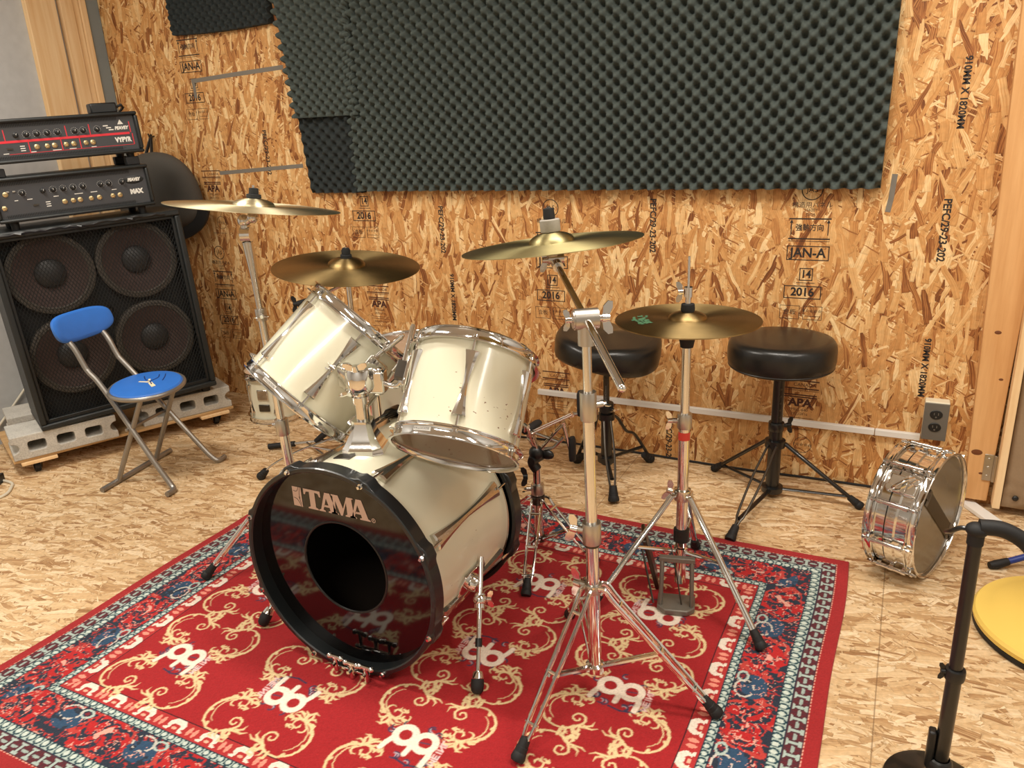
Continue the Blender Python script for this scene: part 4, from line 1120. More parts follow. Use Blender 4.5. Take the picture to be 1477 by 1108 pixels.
# badge and tom holder
bd = MB(T(-1.155, 1.333, .2812) @ RY(rad(-8)))
bd = MB(frame((-1.1518, 1.333, .5325), (-.12, 0, .99), (1, 0, 0))); bd.box((0, 0, .001), (.050, .028, .003)); bd.build('badge', M['dark_steel'], t, bevel=.002)
HX, HY = -1.1320, 1.392
h = thing('tom_holder', 'chrome double tom holder post standing on top of the bass drum', 'tom holder', (HX, HY, .532))
b = MB(T(HX, HY, 0) @ RZ(rad(20)))
vs = []; fs = []
lev = [(.527, .052, .048), (.545, .050, .046), (.549, .046, .042), (.578, .031, .030), (.604, .024, .024), (.612, .024, .024)]
for z, a, c in lev: vs += [(-a, -c*.6, z), (-a*.6, -c, z), (a*.6, -c, z), (a, -c*.6, z), (a, c*.6, z), (a*.6, c, z), (-a*.6, c, z), (-a, c*.6, z)]
for i in range(len(lev)-1):
    for k in range(8): fs.append((i*8+k, i*8+(k+1) % 8, (i+1)*8+(k+1) % 8, (i+1)*8+k))
fs += [tuple(range(8))[::-1], tuple(5*8+k for k in range(8))]
b.add(vs, fs).build('base', M['chrome'], h, smooth=25)
MB().cyl((HX, HY, .605), (HX, HY, .70), .0165, n=28).build('post', M['chrome'], h)
MB().cyl((HX, HY, .655), (HX, HY, .672), .021, n=28).build('collar', M['chrome'], h)
hd_ = MB(); hd_.lathe([(0, .684), (.022, .684), (.034, .690), (.040, .705), (.040, .735), (.036, .745), (.02, .748), (0, .748)], T(HX+.012, HY, 0), 32)
hd_.build('clamp_body', M['chrome'], h)
for sg, dx, dy in ((-1, -.042, .012), (1, .050, .010)):
    b = MB(T(HX+dx, HY+dy, .712) @ RZ(rad(15*sg))); b.box((0, 0, 0), (.040, .034, .056)); b.cyl((0, 0, -.034), (0, 0, .034), .014, n=20)
    b.build('arm_clamp', M['chrome'], h, bevel=.006, seg=3)
for p_, a_, u_, w_ in (((HX-.062, HY-.012, .735), (-.6, -.3, .7), (.3, -.8, .2), .030), ((HX+.02, HY-.030, .746), (0, -.2, 1), (1, .3, 0), .030), ((HX-.01, HY-.02, .688), (.2, -.9, -.4), (1, 0, 0), .026)):
    MB().wing(p_, a_, u_, w_).build('wing_bolt', M['chrome'], h)
# L rods and their brackets on the toms
b = MB(); b.tube(spline([(HX+.05, HY+.012, .712), (-1.040, 1.398, .706), (-1.014, 1.394, .714), (-1.010, 1.400, .734), (-1.014, 1.434, .778), (-1.019, 1.476, .831)], 6), .0070, 14); b.cyl((-1.019, 1.476, .831), (-1.0193, 1.479, .835), .0052, n=12); b.build('arm', M['chrome'], h)
b = MB(); b.tube(spline([(HX-.045, HY+.014, .715), (-1.176, 1.428, .716), (-1.180, 1.447, .716), (-1.167, 1.468, .722), (-1.125, 1.494, .757), (-1.082, 1.517, .792)], 6), .0070, 14); b.cyl((-1.082, 1.517, .792), (-1.078, 1.519, .796), .0045, n=12); b.build('arm', M['chrome'], h)
m = F2 @ RZ(rad(-150)) @ T(.141, 0, .162)
b = MB(m); b.box((.004, 0, 0), (.010, .062, .075)); b.build('mount_plate', M['chrome'], t2, bevel=.003)
b = MB(m); b.box((.018, 0, .004), (.026, .032, .042)); b.cyl((.014, -.03, .004), (.014, -.012, .004), .006, n=10); b.wing((.014, -.028, .004), (0, -1, 0), (0, 0, 1), .022); b.build('mount_clamp', M['dark_steel'], t2, bevel=.003)
m = F1 @ RZ(rad(-12)) @ T(.153, 0, .205)
b = MB(m); b.box((.004, 0, -.02), (.010, .060, .085)); b.build('mount_plate', M['chrome'], t1, bevel=.003)
b = MB(m); b.box((.018, 0, -.004), (.026, .034, .044)); b.wing((.014, -.018, -.004), (0, -1, 0), (0, 0, 1), .022); b.build('mount_clamp', M['chrome'], t1, bevel=.003)
# drum key holder
kx0, kz = -1.108, .0
KF = T(-1.108, 1.210, .021)
t = thing('key_holder', 'small chrome clip holding drum keys on the lower edge of the bass drum hoop', 'holder', KF)
b = MB(KF); b.box((.005, -.001, 0), (.105, .010, .008)); b.box((.0, .010, .008), (.03, .014, .006)); b.build('clip', M['chrome'], t, bevel=.002)
for x, dz, lab in ((-.036, .006, 'left drum key of the three clipped under the bass drum hoop'), (.012, .0, 'middle drum key of the three clipped under the bass drum hoop'), (.055, .002, 'right drum key of the three clipped under the bass drum hoop')):
    k = MB(T(-1.108+x, 1.202, .024+dz) @ Matrix.Scale(1.3, 4)); k.cyl((0, -.002, -.012), (0, -.002, .018), .0048, n=12); k.cyl((-.012, -.002, .018), (.012, -.002, .018), .004, n=10)
    for q in (-1, 1): k.ball((q*.013, -.002, .018), .0058, 10, 8)
    k.tube([(0, -.004, .006), (0, -.014, .006)], .004, 8)
    tag(k.build('drum_key', M['chrome']), lab, 'drum key', 'drum keys under the bass drum hoop')
# ------------------------------------------------------------------ stands
V3 = Vector
def foot(parent, p, d, r=.011, ln=.055):
    """rubber foot: p touches the floor, d points up the leg"""
    m = frame(p, d); b = MB(m)
    b.lathe([(0, .004), (r*1.25, .004), (r*1.45, .010), (r*1.3, .022), (r*1.22, .023), (r*1.2, .034), (r*1.1, .035), (r*1.05, .046), (r*.95, ln), (0, ln)], None, 16)
    return b.build('rubber_foot', M['black_rubber'], parent)
def legs(t, c, zh, feet, rh=.030, double=True, mat='chrome', brace_z=None, brace_at=.5, zf=.008, w=.018, flat=False, brk=None):
    for fx, fy in feet:
        d = V3((fx-c[0], fy-c[1], 0)); D = d.normalized(); n_ = V3((-D.y, D.x, 0))
        A = V3((c[0], c[1], zh))+D*rh; B = V3((fx, fy, zf))
        b = MB(); off = w/2
        if double:
            for q in (-1, 1):
                b.tube(spline([V3((c[0], c[1], zh+.006))+D*.014+n_*q*off*.9, A+n_*q*off+V3((0, 0, .004)), A.lerp(B, .10)+n_*q*off, A.lerp(B, .5)+n_*q*off*.9, A.lerp(B, .80)+n_*q*off*.75, A.lerp(B, .9)+n_*q*.004], 5), .0042, 8, flat=1.6 if flat else 1)
            for k in (.12, .48, .78): b.cyl(A.lerp(B, k)-n_*(off+.003), A.lerp(B, k)+n_*(off+.003), .0045, n=10)
            b.tube([A.lerp(B, .86), A.lerp(B, .96)], .0055, 10)
        else:
            b.tube([V3((c[0], c[1], zh))+D*.016, A, A.lerp(B, .95)], .0092, 12, flat=.75)
        lg = b.build('leg', M[mat], t)
        foot(lg, B, (A-B).normalized())
        if brace_z is not None:
            P = V3((c[0], c[1], brace_z))+D*.016; Q = A.lerp(B, brace_at); b = MB()
            if flat or double:
                for q in (-1, 1): b.tube([P+n_*q*.006, Q+n_*q*.006], .0028, 6, flat=1.8)
            else: b.tube([P, Q], .0066, 8, flat=.7)
            b.build('brace', M[mat], t)
def tube_on(t, c0, z0, c1, z1, r, name='pole', mat='chrome'):
    return MB().cyl((c0[0], c0[1], z0), (c1[0], c1[1], z1), r, n=24).build(name, M[mat], t)
def clampring(t, p, ax, r, h, wingdir, mat='alu', ws=.026, wm='chrome'):
    ax = V3(ax).normalized(); p = V3(p); w = V3(wingdir).normalized(); b = MB()
    m = frame(p-ax*h/2, ax); b.lathe([(r*.96, 0), (r, .002), (r, h-.002), (r*.96, h), (.004, h), (.004, 0)], m, 28, closed=True)
    b.cyl(p+w*r*.6, p+w*(r+.014), .007, n=12)
    o = b.build('height_clamp', M[mat], t); b = MB(); b.wing(p+w*(r+.012), w, ax.cross(w) if ws < .024 else ax, ws); b.build('wing_bolt', M[wm], o)
    return o

# --- boom stand in front
c = V3((-.5335, 1.388, 0)); up = V3((-.0115, -.004, .95)).normalized()
def onp(z): return V3((c.x+up.x/up.z*z, c.y+up.y/up.z*z, z))
t = thing('cymbal_stand', 'tall chrome boom stand with double-braced legs standing on the rug in front of the hi-hat', 'cymbal stand', (c.x, c.y, 0), 'chrome cymbal stands')
MB().cyl(onp(.075), onp(.44), .0145, n=24).build('base_tube', M['chrome'], t)
MB().cyl(onp(.42), onp(.74), .0125, n=24).build('middle_tube', M['chrome'], t)
MB().cyl(onp(.70), onp(.885), .0095, n=24).build('thin_tube', M['chrome'], t)
o = clampring(t, onp(.43), up, .0205, .050, (-.8, -.2, .15), ws=.034)
MB().cyl(onp(.398), onp(.406), .017, n=24).build('memory_ring', M['dark_steel'], t)
clampring(t, onp(.722), up, .0175, .062, (.6, .6, 0), ws=.02)
clampring(t, onp(.292), up, .019, .022, (-.85, .1, 0), ws=.036)
legs(t, (onp(.29).x, onp(.29).y), .290, [(-.612, 1.122), (-.255, 1.424), (-.705, 1.640)], double=True, brace_z=.085, brace_at=.50, w=.026, flat=True)
MB().lathe([(.0145, .07), (.022, .072), (.022, .088), (.0145, .092)], T(onp(.08).x, onp(.08).y, 0), 24).build('brace_hub', M['chrome'], t)
TL = onp(.905); Pt = V3((-.700, 1.597, .976)); Qt = V3((-.406, 1.196, .838)); bd_ = (Pt-Qt).normalized()
side = bd_.cross(V3((0, 0, 1))).normalized(); acr = V3((.82, .55, 0)).normalized()
b = MB(); b.cyl(onp(.852), onp(.905), .0175, n=24); b.cyl(TL-acr*.024, TL+acr*.024, .021, n=28); b.cyl(TL-acr*.027, TL-acr*.020, .018, n=20)
b.build('tilter', M['alu'], t); b = MB(); b.cyl(TL+acr*.02, TL+acr*.036, .007, n=12); b.wing(TL+acr*.032, acr, (0, 0, 1), .034); b.build('wing_bolt', M['chrome'], t)
b = MB(); b.cyl(TL-acr*.02, TL-acr*.034, .006, n=12); b.wing(TL-acr*.031, -acr, (0, 0, 1), .022); b.build('wing_bolt', M['chrome'], t)
mid = TL+V3((.012, -.018, -.004))
b = MB(); b.tube([Qt, Qt.lerp(mid, .5), mid], .0080, 16); b.tube([mid, mid.lerp(Pt, .9)], .0072, 16); b.ball(Qt, .008, 12, 8); b.build('boom_arm', M['chrome'], t)
Ct = V3((-.6987, 1.5779, 1.0186)); an = V3((-.0931, .0105, .9956))
b = MB(); b.cyl(Pt-bd_*.03, Pt+bd_*.022, .0125, n=18); b.cyl(Pt-side*.018+V3((0, 0, .008)), Pt+side*.018+V3((0, 0, .008)), .013, n=20); b.wing(Pt-side*.018+V3((0, 0, .006)), -side, (0, 0, 1), .028)
b.build('cymbal_tilter', M['chrome_worn'], t)
b = MB(); b.cyl(Pt+V3((0, 0, .01)), Ct+an*.082, .0042, n=12); b.cyl(Ct-an*.012, Ct-an*.004, .017, n=20); b.build('threaded_rod', M['chrome_worn'], t)
b = MB(frame(Ct, an)); b.lathe([(.005, .0275), (.021, .0275), (.0225, .030), (.0225, .053), (.020, .055), (.005, .055)], None, 28, closed=True); b.build('felt', M['felt'], t)
b = MB(frame(Ct, an)); b.lathe([(.0045, .056), (.013, .056), (.0135, .060), (.012, .078), (.0045, .080)], None, 20); b.tube([(.011+0*k, .0, 0) for k in range(0)] or [(.0, 0, .079), (.0, 0, .082)], .004, 8); b.build('cymbal_nut', M['black_rubber'], t)

def cym_obj(name, label, F, R, bell_r, bell_h, bow, mat, group='cymbals of the drum kit', hole=.006):
    prof = [(hole, bell_h)]
    for i in range(1, 9):
        a = PI/2*i/8; prof.append((hole+(bell_r-hole)*math.sin(a)*.985, bell_h-(bell_h*.80)*(1-math.cos(a))))
    zb = prof[-1][1]; rb = prof[-1][0]
    for i in range(1, 15):
        q = i/14; prof.append((rb+(R-rb)*q, zb*(1-q)**1.0+bow*math.sin(PI*q)*.35-.0*q))
    th_ = .0014
    back = [(r, z-th_) for r, z in reversed(prof)]
    t = thing(name, label, 'cymbal', F, group)
    MB(F).lathe(prof+back, None, 96, closed=True).build('plate', M[mat], t, smooth=50)
    return t
cym_obj('crash_cymbal', 'shiny tilted crash cymbal on the boom stand right of the rack toms', frame(Ct, an), .203, .052, .027, .012, 'cym_dull')

# --- hi-hat
hx, hy = -.4580, 1.848
t = thing('hi_hat_stand', 'chrome hi-hat stand with foot pedal standing on the rug between the two stools', 'hi-hat stand', (hx, hy, 0))
tube_on(t, (hx, hy), .05, (hx, hy), .36, .0150, 'base_tube')
tube_on(t, (hx, hy), .30, (hx, hy), .545, .0148, 'middle_tube')
tube_on(t, (hx, hy), .50, (hx, hy), .745, .0115, 'thin_tube')
tube_on(t, (hx, hy), .74, (hx, hy), .955, .0032, 'pull_rod')
clampring(t, (hx, hy, .530), (0, 0, 1), .019, .040, (-.9, -.3, 0), ws=.026)
b = MB(); b.lathe([(.0152, .478), (.0152, .500)], T(hx, hy, 0), 28); so_ = b.build('sticker', M['red_sticker'], t)
b = MB(); b.lathe([(.0045, .728), (.016, .728), (.018, .740), (.020, .748), (.034, .756), (.036, .762), (.036, .768), (.0045, .768)], T(hx, hy, 0), 28, closed=True); b.build('seat_cup', M['black_rubber'], t)
b = MB(); b.lathe([(.004, .856), (.011, .856), (.011, .880), (.004, .880)], T(hx, hy, 0), 18, closed=True); b.lathe([(.004, .838), (.0075, .838), (.0075, .856), (.004, .856)], T(hx, hy, 0), 14, closed=True)
b.wing((hx-.012, hy-.005, .868), (-.9, -.4, 0), (0, 0, 1), .026); b.build('clutch', M['chrome'], t)
b = MB(); b.lathe([(.004, .819), (.016, .819), (.0175, .824), (.016, .838), (.004, .840)], T(hx, hy, 0), 22, closed=True); b.build('felt', M['felt_black'], t)
b = MB(); b.lathe([(.015, .302), (.022, .304), (.024, .318), (.022, .334), (.015, .336)], T(hx, hy, 0), 28); b.box((hx, hy, .318), (.05, .03, .018)); b.wing((hx-.025, hy-.015, .330), (-.8, -.3, .3), (0, 0, 1), .030); b.build('leg_hub', M['chrome_worn'], t)
b = MB(); b.lathe([(.015, .178), (.021, .180), (.021, .215), (.015, .218)], T(hx, hy, 0), 24); b.build('spring_housing', M['black_plastic'], t)
legs(t, (hx, hy), .318, [(-.206, 1.690), (-.664, 1.680), (-.478, 2.115)], double=False, brace_z=.150, brace_at=.44)
b = MB(); b.lathe([(.015, .140), (.019, .142), (.019, .160), (.015, .162)], T(hx, hy, 0), 24); b.build('brace_hub', M['chrome'], t)
# foot pedal, folded upright against the base
PFm = T(hx+.004, hy-.052, 0) @ RZ(rad(13))
b = MB(PFm)
b.prism([(-.050, -.030), (-.030, -.050), (.030, -.050), (.050, -.030), (.050, .030), (-.050, .030)], .016, None, .007)
b.build('heel_plate', M['cast_grey'], t, bevel=.003)
b = MB(PFm)
for q in (-1, 1): b.tube([(q*.041, -.024, .015), (q*.039, -.004, .150)], .0085, 8, flat=.7)
b.box((0, -.003, .152), (.094, .018, .014)); b.build('pedal_frame', M['cast_grey'], t, bevel=.002)
b = MB(T(hx-.095, hy+.03, 0) @ RZ(rad(20)) @ T(0, 0, .09) @ RY(rad(-14))); b.box((0, 0, 0), (.012, .10, .16)); b.build('footboard', M['dark_steel'], t, bevel=.004)
b = MB(PFm); b.tube([(-.02, .045, .17), (0, .0, .10), (.015, -.02, .02)], .0022, 6); b.tube([(-.10, .06, .15), (-.06, -.02, .02)], .003, 6); b.build('linkage', M['dark_steel'], t)
HF = T(hx, hy, .7985)
ht = cym_obj('hi_hat_cymbal', 'upper hi-hat cymbal with faded green lettering on the hi-hat stand', HF, .178, .048, .020, .012, 'cym_old', 'hi-hat cymbals')
cym_obj('hi_hat_cymbal', 'lower hi-hat cymbal resting upside down under the upper one', T(hx, hy, .7955) @ RX(PI), .178, .048, .020, .012, 'cym_old', 'hi-hat cymbals')
gp = MB(HF); rnd = random.Random(2)
def hz(r): q = (r-.048)/(.130); return .004*(1-q)+.012*math.sin(PI*q)*.35+.0004
for k in range(26):
    a = rad(204+rnd.uniform(-17, 20)); r = rnd.uniform(.10, .135); w = rnd.uniform(.004, .010); aw = rnd.uniform(.02, .06)
    vs = []
    for i in range(4):
        for rr in (r-w/2, r+w/2): vs.append((rr*math.cos(a+aw*i), rr*math.sin(a+aw*i), hz(rr)))
    gp.add(vs, [(2*i, 2*i+1, 2*i+3, 2*i+2) for i in range(3)])
gp.build('faded_print', M['green_print'], ht, smooth=0)

# --- left crash on its stand
c0 = V3((-1.592, 1.606, 0)); c1 = V3((-1.6165, 1.583, 1.018))
def onl(z): return c0.lerp(V3((c1.x, c1.y, 1.018)), z/1.018)
t = thing('cymbal_stand', 'chrome stand rising behind the left rack tom under the left crash cymbal', 'cymbal stand', (c0.x, c0.y, 0), 'chrome cymbal stands')
MB().cyl(onl(.06), onl(.46), .0145, n=24).build('base_tube', M['chrome'], t)
MB().cyl(onl(.42), onl(.80), .0118, n=24).build('middle_tube', M['chrome'], t)
MB().tube([onl(.78), onl(.90), onl(1.0)], [.0095, .0095, .0150], 20).build('thin_tube', M['chrome_worn'], t)
clampring(t, onl(.45), (0, 0, 1), .0195, .050, (-.9, .1, 0), ws=.02)
clampring(t, onl(.795), (0, 0, 1), .0160, .034, (.6, -.6, 0), ws=.02)
clampring(t, onl(.30), (0, 0, 1), .0185, .030, (.6, .6, 0), ws=.026)
legs(t, (c0.x, c0.y), .30, [(-1.795, 1.376), (-1.35, 1.71), (-1.70, 1.90)], double=True, brace_z=.08, brace_at=.5, w=.020, flat=True)
tp = onl(1.02); b = MB(); b.cyl(tp-V3((.012, .006, 0)), tp+V3((.012, .006, 0)), .021, n=24); b.cyl(onl(.99), onl(1.05), .0105, n=16)
b.cyl(onl(1.05), V3((-1.592, 1.587, 1.066)), .010, n=14); b.ball((-1.590, 1.588, 1.066), .015, 14, 10); b.ball((-1.618, 1.583, 1.058), .017, 14, 10); b.build('cymbal_tilter', M['chrome_worn'], t)
LC = V3((-1.580, 1.589, 1.0935)); la = V3((.080, .105, .991)).normalized()
b = MB(); b.cyl(V3((-1.590, 1.588, 1.064)), LC+la*.058, .004, n=12); b.build('threaded_rod', M['chrome'], t)
b = MB(frame(LC, la)); b.lathe([(.005, .0245), (.020, .0245), (.019, .034), (.013, .035), (.0125, .050), (.005, .051)], None, 22, closed=True); b.build('felt', M['felt_black'], t)
cym_obj('crash_cymbal', 'pale thin crash cymbal on the stand at the left, above the speaker cabinet corner', frame(LC, la), .229, .056, .024, .012, 'cym_bright')

# --- ride on its stand behind the left tom
rx, ry = -1.727, 2.130; RC = V3((rx, ry, .830)); ra = V3((.102, -.0317, .9943))
t = thing('cymbal_stand', 'cymbal stand with curved low legs behind the left rack tom, under the ride cymbal', 'cymbal stand', (rx, ry, 0), 'chrome cymbal stands')
tube_on(t, (rx, ry), .09, (rx, ry), .45, .0135, 'base_tube'); tube_on(t, (rx, ry), .42, (rx, ry), .78, .010, 'thin_tube')
clampring(t, (rx, ry, .44), (0, 0, 1), .018, .04, (.7, -.5, 0), ws=.024)
for fx, fy in ((-2.165, 1.995), (-1.62, 2.52), (-1.66, 1.72)):
    d = V3((fx-rx, fy-ry, 0)); L_ = d.length; D = d.normalized(); P0 = V3((rx, ry, 0))
    b = MB(); b.tube(spline([P0+D*.014+V3((0, 0, .24)), P0+D*L_*.25+V3((0, 0, .19)), P0+D*L_*.6+V3((0, 0, .125)), P0+D*L_*.85+V3((0, 0, .065)), P0+D*L_*.96+V3((0, 0, .022))], 6), .0065, 10, flat=.6); lg = b.build('leg', M['chrome_worn'], t)
    foot(lg, V3((fx, fy, .0025)), (-D*.7+V3((0, 0, .75))), .0125, .05)
    b = MB(); b.tube([P0+D*.014+V3((0, 0, .11)), P0+D*L_*.5+V3((0, 0, .145))], .0045, 8); b.build('brace', M['chrome_worn'], t)
MB().lathe([(.0135, .225), (.021, .228), (.021, .255), (.0135, .258)], T(rx, ry, 0), 22).build('leg_hub', M['chrome'], t); MB().lathe([(.0135, .10), (.019, .102), (.019, .12), (.0135, .122)], T(rx, ry, 0), 22).build('brace_hub', M['chrome'], t)
b = MB(); b.ball((rx, ry, .785), .017, 14, 10); b.cyl((rx-.02, ry+.01, .785), (rx+.02, ry-.01, .785), .011, n=16); b.wing((rx-.02, ry+.01, .785), (-.9, .3, 0), (0, 0, 1), .026); b.build('cymbal_tilter', M['chrome_worn'], t)
b = MB(); b.cyl((rx, ry, .785), RC+ra*.07, .004, n=12); b.build('threaded_rod', M['chrome'], t)
b = MB(frame(RC, ra)); b.lathe([(.005, .033), (.020, .033), (.0195, .043), (.015, .045), (.0155, .058), (.012, .066), (.005, .067)], None, 22, closed=True); b.build('felt', M['felt_black'], t)
cym_obj('ride_cymbal', 'large brown bronze ride cymbal above the left rack tom', frame(RC, ra), .254, .066, .033, .016, 'cym_old')
b = MB(); b.tube([(rx-.01, ry+.004, .772), (-1.895, 2.083, .700)], .006, 10); b.build('boom_rod', M['chrome_worn'], t)
b = MB(); b.tube([(-1.868, 2.090, .712), (-1.916, 2.072, .698)], [.013, .013], 12); b.wing((-1.916, 2.066, .700), (-.8, -.4, 0), (0, 0, 1), .03); b.build('rubber_grip', M['black_rubber'], t)
# stand leg lying folded behind the left tom: rods with black ends
b = V3((-2.34, 2.235, .014)); e_ = V3((-2.02, 2.36, .05))
t = thing('folded_stand', 'black-tipped chrome rods of a folded stand lying on the floor behind the left rack tom', 'folded stand', (-2.34, 2.235, 0))
m_ = MB(); m_.tube([b, b.lerp(e_, .34)], .0125, 12); m_.build('rubber_grip', M['black_rubber'], t)
m_ = MB(); m_.tube([b.lerp(e_, .30), e_], .007, 10); m_.tube([b.lerp(e_, .5), b.lerp(e_, .5)+V3((.18, -.06, -.03))], .006, 10); m_.build('rod', M['chrome_worn'], t)
m_ = MB(); m_.tube(spline([b.lerp(e_, .62), b.lerp(e_, .74)+V3((0, 0, .03)), e_+V3((-.01, 0, .07)), e_+V3((.02, .01, .13))], 4), .013, 10); m_.build('rubber_grip', M['black_rubber'], t)

# ------------------------------------------------------------------ snare stand
sx, sy = -.923, 1.925
t = thing('snare_stand', 'folded snare drum stand with tilted basket arms between the bass drum and the boom stand', 'snare stand', (sx, sy, 0))
tube_on(t, (sx, sy), .035, (sx, sy), .20, .0135, 'base_tube'); tube_on(t, (sx, sy), .19, (sx, sy), .285, .0125, 'thin_tube')
clampring(t, (sx, sy, .215), (0, 0, 1), .020, .035, (-.9, -.4, 0), ws=.022)
MB().lathe([(.013, .165), (.021, .167), (.021, .195), (.013, .197)], T(sx, sy, 0), 22).build('leg_hub', M['dark_steel'], t); MB().lathe([(.0135, .036), (.018, .037), (.018, .055), (.0135, .057)], T(sx, sy, 0), 22).build('brace_hub', M['dark_steel'], t)
legs(t, (sx, sy), .180, [(-.850, 1.668), (-.722, 1.905), (-1.15, 2.06)], double=True, brace_z=.047, brace_at=.45, w=.030)
b = MB(); b.tube(spline([(sx, sy, .28), (sx-.012, sy-.004, .305), (sx+.004, sy, .335)], 4), .016, 14); b.ball((sx, sy, .335), .023, 16, 10); b.cyl((sx-.006, sy-.026, .315), (sx+.006, sy+.026, .315), .013, n=16); b.ball((sx+.03, sy+.01, .33), .02, 12, 8, (1.2, .6, .8)); b.build('tilter', M['black_plastic'], t)
b = MB(); b.wing((sx-.026, sy-.012, .256), (-.9, -.4, 0), (0, 0, 1), .032); b.build('wing_bolt', M['black_plastic'], t)
H0 = V3((sx+.004, sy+.002, .352))
def arm(p0, p1, p2, tip, td):
    p0, p1, p2, tip = map(V3, (p0, p1, p2, tip)); n_ = (p2-p0).cross(V3((0, 0, 1))).normalized(); b = MB()
    for q in (-1, 1): b.tube([p0+n_*q*.009, p1+n_*q*.010, p2+n_*q*.008], .0058, 8, flat=.6)
    b.cyl(p1-n_*.012, p1+n_*.012, .005, n=8); b.cyl(p2-n_*.012, p2+n_*.012, .006, n=8); ao = b.build('basket_arm', M['chrome_worn'], t)
    b = MB(); td = V3(td).normalized(); b.tube([tip-td*.035, tip-td*.02, tip+td*.03, tip+td*.04], [.013, .015, .015, .011], 12, flat=.7); b.build('rubber_grip', M['black_rubber'], ao)
    b = MB(); b.tube([p2, tip-td*.03], .006, 8); b.build('arm_end', M['chrome_worn'], ao)
arm(H0, H0+V3((-.012, -.006, .05)), (-.820, 1.965, .458), (-.797, 1.974, .490), (0, 0, 1))
arm(H0+V3((.012, .004, 0)), (-.870, 1.946, .40), (-.845, 1.956, .43), (-.822, 1.964, .345), (0, 0, 1))
arm(H0+V3((-.012, 0, 0)), (-.938, 1.915, .38), (-.945, 1.910, .425), (-.948, 1.950, .405), (.2, .9, .1))
b = MB(); b.tube([H0+V3((0, 0, -.01)), (-.874, 1.944, .352), (-.845, 1.956, .385)], .006, 8); b.tube([(-.935, 1.918, .405), (-.86, 1.95, .37)], .005, 8); b.build('basket_link', M['chrome_worn'], t)

# ------------------------------------------------------------------ drum stools
def seat_lathe(F, R, z0, z1):
    b = MB(F); h_ = z1-z0
    return b.lathe([(0, z0), (R*.93, z0), (R*.975, z0+h_*.08), (R, z0+h_*.30), (R, z0+h_*.62), (R*.985, z0+h_*.82), (R*.93, z0+h_*.955), (R*.82, z1), (R*.5, z1+.003), (0, z1+.004)], None, 72)
GS = 'black drum stools by the back wall'
c = (-.3225, 2.569)
t = thing('drum_stool', 'black round-seated drum stool with thick straight post, standing right of the hi-hat', 'stool', (c[0], c[1], 0), GS)
seat_lathe(T(c[0], c[1], 0), .172, .476, .574).build('seat', M['leather'], t, smooth=50)
MB().tube([(c[0]+.166*math.cos(2*PI*k/64), c[1]+.166*math.sin(2*PI*k/64), .484) for k in range(64)], .0032, 6, closed=True).build('piping', M['black_plastic'], t)
MB().lathe([(0, .456), (.05, .456), (.055, .4765), (0, .4765)], T(c[0], c[1], 0), 24).build('seat_plate', M['black_paint'], t)
tube_on(t, c, .012, c, .27, .0225, 'base_tube', 'black_paint'); tube_on(t, c, .26, c, .462, .0185, 'post', 'black_paint')
ho = MB()
for z in (.30, .325, .35, .375, .40): ho.cyl((c[0]+.010, c[1]-.0145, z), (c[0]+.0115, c[1]-.0165, z), .0035, n=10)
ho.build('pin_hole', M['dark_steel'], t)
clampring(t, (c[0], c[1], .262), (0, 0, 1), .026, .030, (.8, .5, 0), 'black_paint', .030, 'black_plastic')
MB().lathe([(.022, .185), (.034, .188), (.034, .212), (.022, .214)], T(c[0], c[1], 0), 24).build('leg_hub', M['black_paint'], t); MB().lathe([(.022, .016), (.036, .019), (.036, .038), (.022, .040)], T(c[0], c[1], 0), 24).build('brace_hub', M['black_paint'], t)
legs(t, c, .200, [(-.556, 2.700), (-.030, 2.574)], rh=.034, double=False, mat='black_paint', brace_z=.030, brace_at=.82, zf=.004)
fx, fy = (-.392, 2.192); d = V3((fx-c[0], fy-c[1], 0)).normalized(); n_ = V3((-d.y, d.x, 0)); A = V3((c[0], c[1], .198))+d*.03; B = V3((fx, fy, .004))
b = MB()
for q in (-1, 1): b.tube(spline([A+n_*q*.014, A.lerp(B, .35)+n_*q*.018, A.lerp(B, .72)+n_*q*.012, A.lerp(B, .80)+n_*q*.005, A.lerp(B, .95)], 4), .0042, 8)
lg = b.build('leg', M['dark_steel'], t); foot(lg, B, (A-B).normalized(), .0125, .06)
MB().tube([V3((c[0], c[1], .030))+d*.02, A.lerp(B, .78)], .0085, 8, flat=.6).build('brace', M['black_paint'], t)

c = (-.905, 2.492)
t = thing('drum_stool', 'black drum stool with worn sagging seat and threaded rod, half hidden behind the hi-hat cymbals', 'stool', (c[0], c[1], 0), GS)
Fs = T(c[0]+.002, c[1], .470) @ Matrix.Rotation(rad(6), 4, (.35, .93, 0))
so = seat_lathe(Fs, .188, 0, .100)
for i, v in enumerate(so.V):
    lv = Fs.inverted() @ v; r_ = math.hypot(lv.x, lv.y)
    if lv.z > .03: v += Vector((0, 0, -.022*math.exp(-(lv.x/.07)**2)*min(r_/.165, 1)+.006*math.sin(3*math.atan2(lv.y, lv.x))*r_/.165))
    else: v += Vector((0, 0, -.010*math.cos(2*math.atan2(lv.y, lv.x)+.6)*r_/.165))
so.build('seat', M['leather'], t, smooth=50)
tube_on(t, c, .060, c, .275, .0205, 'base_tube', 'black_paint')
rod_ = MB(); pr = []; z = .26
while z < .468: pr += [(.0105, z), (.0118, z+.002), (.0105, z+.004)]; z += .005
rod_.lathe(pr, T(c[0], c[1], 0), 18).build('threaded_rod', M['dark_steel'], t)
MB().lathe([(0, .450), (.045, .450), (.05, .470), (0, .470)], T(c[0], c[1], 0), 24).build('seat_plate', M['black_paint'], t)
clampring(t, (c[0], c[1], .285), (0, 0, 1), .026, .034, (.8, -.5, 0), 'black_plastic', .020)
